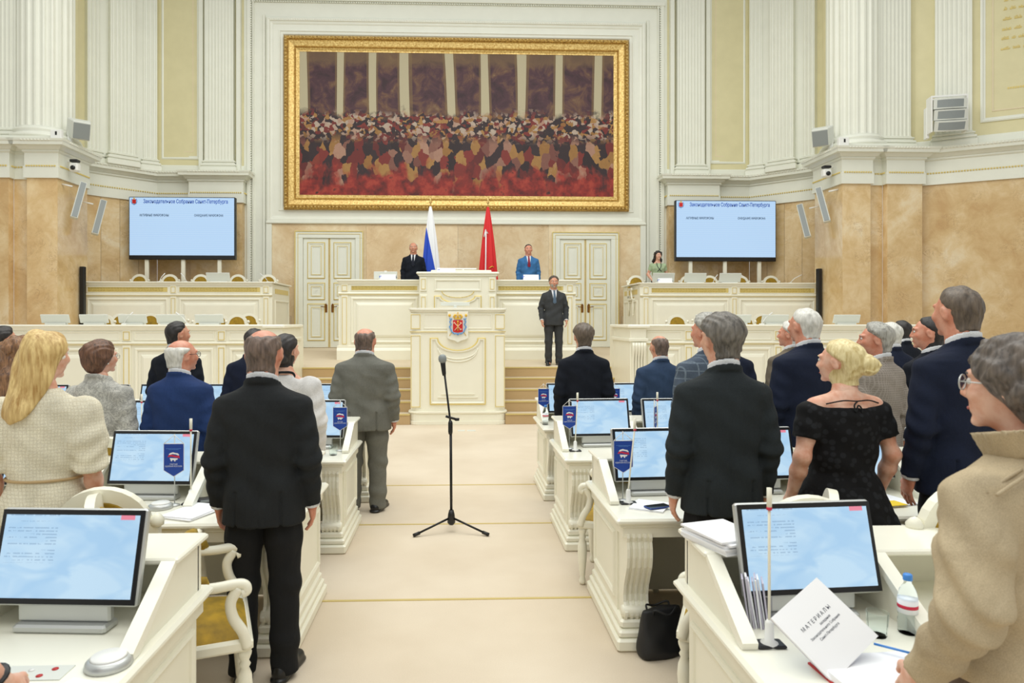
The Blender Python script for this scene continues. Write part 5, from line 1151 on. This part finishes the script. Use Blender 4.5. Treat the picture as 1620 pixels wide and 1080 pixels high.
# delegates, right of the aisle
person('dark-haired man in dark navy jacket by the aisle, front right', 923, 6.85, 0, 1.82, 'suit_darknavy', 0, 1.04, .0105, FULL, 'hair_brownmid', 'skin_a', hyaw=.05)
person('balding man in steel blue suit before the fluted pier', 1043, 6.85, 0, 1.71, 'suit_steel', .05, 0.98, .0105, THIN, 'hair_thin', 'skin_b', thick=.006, hyaw=.15)
person('grey-haired man in plaid grey suit beside the nearest right man', 1117, 5.2, 0, 1.90, 'suit_plaid', .12, 1.0, .0105, FULL2, 'hair_grey', 'skin_red', hyaw=.45)
person('grey-haired man in charcoal suit standing nearest on the right of the aisle', 1141, 3.62, 0, 1.88, 'suit_charcoal', .0, 1.04, .0085, FULL2, 'hair_greydark', 'skin_a', hyaw=.2, thick=.004)
person('man in navy suit hidden behind the nearest right man', 1150, 6.9, 0, 1.80, 'suit_navy', 0, 1.05, .013, CROP, 'hair_dark', 'skin_b')
person('white-haired man in tan jacket before the right lower tier', 1250, 6.9, 0, 1.84, 'suit_tan', .1, 1.0, .012, FULL, 'hair_white', 'skin_red', hyaw=.7)
person('tall heavy white-haired man in navy suit, third row right', 1274, 5.2, 0, 1.95, 'suit_navy', .15, 1.12, .0105, CROP, 'hair_white', 'skin_red', thick=.006, tab=STOUT, hyaw=.15)
DT = [(.85,.235,.20,0),(.95,.205,.165,0),(1.06,.165,.125,0),(1.18,.178,.13,0),(1.3,.19,.138,0),(1.38,.182,.122,-.015),(1.41,.176,.105,-.02),(1.425,.17,.09,-.025)]
R, Hm = person('blonde woman with hair bun in black dress, seen from behind', 1331, 3.70, 0, 1.745, 'black_floral', .1, 1.06, .009, ('bun',dict(pos=(.025,-.125,-.012))), 'hair_platinum', 'skin_c', fem=True, bare=True, tab=DT, jk=dict(collar=False,seam=False,slen=-.42,sl=(.074,.07,.068)), collar=None, lower=False, hyaw=.55, arms=(ARM_RELAX,ARM_RELAX))
vq = cached('dress_skirt', lambda: snet(lambda X,Y,Z: loft(X,Y,Z,[(.45,.34,.28,0),(.7,.30,.25,0),(.9,.225,.19,0),(1.0,.185,.145,0)])+.01*np.sin(np.arctan2(Y,X)*11)*(Z<.85),(-.4,-.34,.45),(.4,.34,1.0),.014)); put('skirt', np_mesh('skirt',vq[0],vq[1],'black_floral'), R)
sm = cached('shoemesh', None)
for s in (-1,1): o = put('shoe', sm, R); o.location = (s*.1,.02,0); o.scale = (.85,.88,.9)
# bare upper back and shoulders of the dress wearer
vq = cached('upper_back', lambda: snet(lambda X,Y,Z: smin(loft(X,Y,Z,[(1.34,.165,.105,-.02),(1.40,.160,.095,-.026),(1.44,.125,.08,-.03),(1.48,.075,.06,-.035),(1.52,.055,.052,-.03)]), chain(np.abs(X),Y,Z,[(.06,-.03,1.46,.045),(.16,-.025,1.425,.052)],.03), .03), (-.25,-.16,1.33), (.25,.12,1.54), .009)); put('bare_shoulders', np_mesh('bare_shoulders',vq[0],vq[1],'skin_c'), R)
MB().tube(cr([(-.145,-.085,1.445),(-.07,-.115,1.465),(0,-.12,1.462),(.07,-.115,1.465),(.145,-.085,1.445)]),.004,6).tube(cr([(.0,-.124,1.462),(-.02,-.128,1.44),(-.014,-.132,1.405),(.002,-.128,1.44),(.02,-.13,1.42),(.02,-.132,1.40)]),.004,6).build('neck_ribbon','suit_black',R)
person('grey-haired man in grey-beige check suit, looking left', 1386, 5.2, 0, 1.83, 'suit_check', .35, 1.0, .0105, FULL, 'hair_grey', 'skin_red', hyaw=.75)
person('white-haired man in navy suit far right by the marble wall', 1408, 6.9, 0, 1.84, 'suit_navy', .1, 1.0, .013, CROP, 'hair_white', 'skin_red', hyaw=.6)
person('dark-haired man in dark suit farthest right by the marble wall', 1426, 8.4, 0, 1.86, 'suit_darknavy', .1, 1.0, .013, CROP, 'hair_dark', 'skin_b', hyaw=.6)
person('dark-haired man half hidden behind the tallest man in navy', 1470, 5.35, 0, 1.885, 'suit_darknavy', .2, 1.0, .012, CROP, 'hair_dark', 'skin_red', hyaw=.8)
person('tallest man with balding crown in navy suit, right side', 1516, 3.66, 0, 2.04, 'suit_navy', .05, 1.08, .009, ('short',dict(t=.009,nr=.067)), 'hair_brownmid', 'skin_red', thick=.004, hyaw=.12)
ARW = ((.176,-.02,1.390),(.275,-.08,1.15),(.25,.06,.93)); BT = [(.93,.195,.15,0),(1.0,.192,.145,0),(1.08,.185,.14,0),(1.2,.195,.145,0),(1.32,.205,.145,-.005),(1.40,.21,.128,-.02),(1.44,.19,.112,-.03),(1.47,.145,.096,-.035),(1.505,.09,.078,-.035)]
R, Hm = person('curly grey-haired woman in beige corduroy jacket at the right edge', 1612, 1.76, 0, 1.80, 'corduroy_beige', .28, 1.02, .0075, ('gathered',dict()), 'hair_woman_grey', 'skin_c', fem=True, arms=(ARW,ARW), tab=BT, jk=dict(seam=False,sl=(.080,.070,.05),amp=1.6,collar=False), collar=None, lower=False, hyaw=.34, glasses=('silver','lens_glass',.024))
skirt(R,'skirt_taupe',1.0,.3,.22)
def stand_collar(X,Y,Z): yc=-.03; rho=(np.sqrt((X/.112)**2+((Y-yc)/.115)**2)-1)*.112-.50*(Z-1.53); return np.maximum(np.abs(rho)-.009, np.abs(Z-(1.525-.22*(Y-yc)))-.036)+.002*np.sin(np.arctan2(Y-yc,X)*70)
vq = snet(stand_collar,(-.19,-.2,1.43),(.19,.17,1.64),.0065); put('stand_collar', np_mesh('stand_collar',vq[0],vq[1],'corduroy_beige'), R)
for k in range(5): MB().tube(cr([(-.225+.006*k,-.10+.028*k,1.425-.002*k),(-.17+.006*k,-.11+.028*k,1.457),(-.125+.004*k,-.115+.028*k,1.478)]),.0045,6).build('shoulder_tuck','corduroy_beige',R)
# ------------------------------------------------------------------ things on the desks
def pennant(label, px, Y, rot=0, z=.75):
    R = thing('table_pennant', label, 'pennant', (ax(px,Y),Y,z), rot, 'blue party pennants on stands')
    MB().lathe([(.035,0),(.035,.008),(.008,.014)],16).build('base','silver',R); MB().tube([(0,.012,.01),(0,.012,.43)],.003,6).build('pole','silver',R)
    MB().tube([(-.058,0,.375),(0,.006,.425),(.058,0,.375)],.0022,5).tube([(-.06,0,.373),(.06,0,.373)],.003,5).build('cord','white_plastic',R)
    sh = [(-.058,.215),(0,.178),(.058,.215),(.058,.372),(-.058,.372)]
    MB().prism([(-.061,.213),(0,.174),(.061,.213),(.061,.372),(-.061,.372)],-.001,.001,axis='y').build('border','flag_white',R)
    cl = MB().prism(sh,-.0025,.0018,axis='y').build('cloth','pennant_blue',R)
    e = MB(); y0 = -.0038
    e.prism([(-.03,.309),(-.02,.318),(-.004,.323),(.012,.318),(.024,.317),(.033,.307),(.03,.303),(.012,.31),(-.006,.312),(-.022,.307)],y0,-.0024,axis='y').prism([(-.022,.288),(.026,.286),(.022,.278),(.012,.276),(.010,.268),(.004,.268),(.002,.276),(-.008,.276),(-.010,.268),(-.016,.270)],y0,-.0024,axis='y').build('printed_bear','flag_white',cl)
    MB().prism([(-.036,.293),(-.028,.306),(-.008,.307),(.014,.301),(.034,.302),(.036,.284),(.030,.290),(.010,.292),(-.014,.298)],-.0040,-.0024,axis='y').build('printed_band','pennant_red',cl)
    for body, wd, zz in (('ПАРТИЯ',.044,.250),('ЕДИНАЯ РОССИЯ',.098,.238)):
        me = cached(('txt',body), lambda: text_mesh(body,.01,'pennant_text',.0003)); xs = [v.co.x for v in me.vertices]; k = wd/(max(xs)-min(xs)); o = put('lettering', me, cl); o.location = (0,-.0034,zz); o.rotation_euler = (PI/2,0,0); o.scale = (k,k,k)
    MB().box(-.045,.045,-.0034,-.0024,.343,.3445).box(-.03,.03,-.0034,-.0024,.338,.3393).build('printed_line','arms_blue',cl)
pennant('blue party pennant on the second left desk, before a lit monitor', 275, 4.17); pennant('blue party pennant on the third left desk, beside the man in grey', 538, 5.88)
pennant('blue party pennant on the second right desk, beside the charcoal suit', 986, 4.18); pennant('blue party pennant at the aisle end of the third right desk', 901, 5.9)
pennant('blue party pennant at the aisle end of the front right desk', 860, 7.42); pennant('blue party pennant just right of the dark navy jacket', 972, 7.42); pennant('blue party pennant seen edge-on beside the plaid suit', 1037, 5.85, 1.1)
def tall_mic(label, px, Y, lean=0.0, h=.52):
    R = thing('desk_microphone', label, 'microphone', (ax(px,Y),Y,.75), 0, 'tall cream desk microphones'); MB().lathe([(.03,0),(.03,.012),(.016,.02),(.014,.08),(.008,.09)],12).build('base','white_plastic',R); MB().box(-.05,.05,-.03,.03,0,.012,.004).build('foot_plate','black_plastic',R)
    MB().tube([(0,0,.08),(lean*.5,0,h*.55),(lean,0,h-.06)],.005,8).build('stem','cream',R); MB().tube([(lean*.98,0,h-.07),(lean*1.0,0,h)],.009,8).build('capsule','cream',R); MB().tube([(lean*.99,0,h-.075),(lean*.995,0,h-.065)],.0095,8).build('ring','pennant_red',R)
tall_mic('tall cream microphone on the second left desk, right of a pennant', 302, 4.2); tall_mic('tall cream microphone on the second right desk, beside a pennant', 994, 4.12, .04); tall_mic('tall cream microphone at the aisle end of the third right desk', 910, 5.8, .02, .5)
tall_mic('tall cream microphone on the third right desk by the plaid suit', 1040, 5.82, 0, .5); tall_mic('tall cream microphone on the nearest right desk, before a monitor', 1217, 2.3, 0, .54); tall_mic('tall cream microphone on the third left desk behind the print jacket', 224, 6.0, 0, .48)
R = thing('audio_interface', 'small black box beside the tall microphone on the second left desk', 'box', (ax(322,4.22),4.22,.75), .4); MB().box(-.07,.07,-.025,.025,0,.035,.008).build('housing','black_plastic',R); MB().box(-.02,.05,-.027,-.02,.01,.025,.002).build('front_plate','mid_grey',R)
def bottle(label, px, Y, sc=1.0):
    R = thing('water_bottle', label, 'bottle', (ax(px,Y),Y,.75), 0, 'clear water bottles', (sc,sc,sc))
    MB().lathe([(.028,0),(.032,.006),(.032,.05),(.029,.06),(.032,.07),(.032,.13),(.026,.155),(.013,.178),(.012,.19)],20).build('bottle_body','bottle_plastic',R)
    MB().lathe([(.0328,.075),(.0328,.122)],20).build('paper_label','paper',R); MB().lathe([(.0331,.092),(.0331,.104)],20).build('label_print','pennant_red',R); MB().lathe([(.015,.188),(.0155,.19),(.0155,.206),(.012,.21)],16).build('cap','blue_cap',R)
def tumbler(label, px, Y, rot=0):
    R = thing('glass_tumbler', label, 'glass', (ax(px,Y),Y,.75), 0, 'clear glass tumblers')
    MB().lathe([(.028,0),(.031,.004),(.037,.085),(.0355,.085),(.030,.012),(.002,.010)],12,smooth=False).build('glass_wall','clear_glass',R)
bottle('water bottle with blue cap on the nearest right desk', 1436, 2.38); tumbler('glass tumbler beside the bottle on the nearest right desk', 1388, 2.36)
bottle('water bottle on the third left desk behind the nearest man', 509, 5.75); tumbler('glass tumbler on the third left desk behind the nearest man', 527, 5.7)
bottle('water bottle at the aisle end of the front right desk', 863, 7.3)
def paper_stack(label, px, Y, z, n, rot, w=.21, h=.297, jit=.02, dz_=.006):
    R = thing('paper_stack', label, 'papers', (ax(px,Y),Y,z), rot); rr = random.Random(int(px*7+n))
    for k in range(n):
        Mx = Matrix.Translation(((rr.random()-.5)*jit,(rr.random()-.5)*jit,0)) @ Matrix.Rotation((rr.random()-.5)*.12,4,'Z')
        MB(Mx).box(-w/2,w/2,-h/2,h/2,k*dz_,(k+1)*dz_-.0012).build('sheet_bundle','paper',R)
    return R
paper_stack('thick stack of white papers on the ledge of the nearest right desk', 1146, 2.70, .97, 6, .35, .21, .26, .015, .009)
paper_stack('white papers beside the tall microphone on the second left desk', 306, 4.0, .75, 3, -.35); paper_stack('white papers on the second right desk beside the charcoal suit', 1028, 4.05, .75, 2, -.5, .2, .22)
paper_stack('white sheet under the phone on the nearest left desk', 96, 1.99, .75, 1, -.25); paper_stack('white papers on the second left desk beside the blonde woman', 14, 4.02, .75, 2, .3); paper_stack('papers on the second right desk between black dress and tall man', 1408, 4.12, .75, 2, .3, .2, .24)
# standing bundle of sheets between the cheek and the monitor
R = thing('paper_bundle', 'upright bundle of grey-white papers under the ledge, nearest right desk', 'papers', (1.12,2.52,.75), -.35)
for k in range(9): MB(Matrix.Translation((-.035+.008*k,.008*math.sin(k*2.1),0)) @ Matrix.Rotation(math.radians(-8+1.5*math.sin(k*1.7)),4,'Y')).box(0,.006,-.10,.10,0,.175+.008*math.sin(k*1.3)).build('sheet_bundle','paper' if k%2 else 'paper_edge',R)
# leaning booklet
R = thing('booklet', 'white printed booklet leaning at an angle on the nearest right desk', 'booklet', (0,0,0))
T_ = Vector((ax(1292,2.30),2.30,.982)); L_ = Vector((ax(1214,2.18),2.18,.888)); R_ = Vector((ax(1378,2.15),2.15,.832)); u = (T_-L_); v_ = (R_-T_); u = u.normalized()*.255; v_ = (v_-u.normalized()*v_.dot(u.normalized())).normalized()*.235; nrm = u.cross(v_).normalized()
nrm = nrm if nrm.z > 0 else -nrm
O_ = T_-u; Bm = Matrix((( u.normalized().x, -v_.normalized().x, nrm.x, O_.x),(u.normalized().y, -v_.normalized().y, nrm.y, O_.y),(u.normalized().z, -v_.normalized().z, nrm.z, O_.z),(0,0,0,1)))
MB(Bm).box(0,.255,-.235,0,-.006,0).build('cover','paper',R); MB(Bm).box(.003,.253,-.233,-.002,-.014,-.006).build('pages','paper_edge',R)
for body, wd, yy, xx in (('М А Т Е Р И А Л Ы',.15,-.085,.128),('заседания',.055,-.104,.15),('Законодательного Собрания',.155,-.12,.13),('Санкт-Петербурга',.10,-.136,.13)):
    me = text_mesh(body,.02,'ink',.0002); xs = [q.co.x for q in me.vertices]; k = wd/(max(xs)-min(xs)); o = put('lettering', me, R); o.matrix_local = Bm @ Matrix.Translation((xx,yy,.0006)) @ Matrix.Diagonal((k,k,k,1))
R = thing('folder', 'white folder with red edge at the front of the nearest right desk', 'folder', (ax(1395,2.06),2.06,.75), .06); MB().box(-.16,.16,-.09,.12,.006,.03,.002).build('sheets','paper',R); MB().box(-.165,.165,-.095,.125,0,.006).build('cover','red_plastic',R)
R = thing('pen', 'blue pen lying on papers at the nearest right desk', 'pen', (ax(1416,2.16),2.16,.795), -.7); MB().tube([(-.06,0,.005),(.06,0,.005)],.004,8).build('barrel','blue_cap',R); MB().tube([(.06,0,.005),(.072,0,.005)],[.004,.001],8).build('tip','silver',R)
def phone(label, px, Y, rot, mat='phone_glass', z=.758):
    R = thing('mobile_phone', label, 'phone', (ax(px,Y),Y,z), rot, 'mobile phones'); MB().box(-.036,.036,-.075,.075,0,.008,.003).build('case','blue_card' if mat=='blue_card' else 'black_plastic',R); MB().box(-.033,.033,-.071,.071,.008,.0088).build('glass','phone_glass',R)
phone('black mobile phone on the nearest left desk, under the bare forearm', 46, 1.97, -.9); phone('dark blue mobile phone on papers beside the charcoal suit', 1040, 3.99, -1.2, 'blue_card', .764)
R = thing('voting_card', 'clear card with coloured dots on the nearest left desk', 'card', (ax(56,2.20),2.20,.75), .0); MB().box(-.10,.10,-.045,.045,0,.003).build('plate','pale_grey',R)
for x, y, m in ((-.06,-.02,'green_dot'),(-.02,-.022,'yellow_card'),(.025,-.022,'red_plastic'),(.05,.02,'red_plastic'),(-.02,.015,'white_plastic')): MB().lathe([(.010,0),(.010,.002)],12,(x,y,.003)).build('dot',m,R)
R = thing('speaker_puck', 'round silver puck on the nearest left desk beside the monitor', 'speaker', (ax(172,2.24),2.24,.75)); MB().lathe([(.068,0),(.072,.004),(.068,.02),(.056,.03)],28).build('rim','silver',R); MB().lathe([(.056,.030),(.05,.036),(.002,.038)],28).build('top','white_plastic',R)
R = thing('speaker_puck', 'round silver puck on the second left desk beside a pennant', 'speaker', (ax(254,4.12),4.12,.75)); MB().lathe([(.068,0),(.072,.004),(.068,.02),(.056,.03)],24).build('rim','silver',R); MB().lathe([(.056,.030),(.05,.036),(.002,.038)],24).build('top','white_plastic',R)
R = thing('yellow_card', 'bright yellow card on the second right desk beside the black dress', 'card', (ax(1410,4.02),4.02,.762), .2); MB().box(-.07,.07,-.05,.05,0,.004).build('sheet','yellow_card',R)
# bag on the floor
R = thing('handbag', 'black bag standing on the floor beside the second right desk', 'bag', (ax(1046,3.78),3.78,0), .35, None, (.82,.82,.82))
vq = snet(lambda X,Y,Z: np.maximum(loft(X,Y,Z,[(0,.17,.08,0),(.05,.18,.09,0),(.2,.165,.06,0),(.32,.15,.03,0)],3.0)+.006*wob(X,Y,Z,28), -Z+.002), (-.22,-.13,0), (.22,.13,.34), .012); put('bag_body', np_mesh('bag_body',vq[0],vq[1],'bag_black'), R)
for s in (-1,1): MB().tube(cr([(-.09,s*.03,.29),(-.085,s*.05,.33),(0,s*.085,.30),(.085,s*.05,.33),(.09,s*.03,.29)]),.007,8).build('handle','bag_black',R)
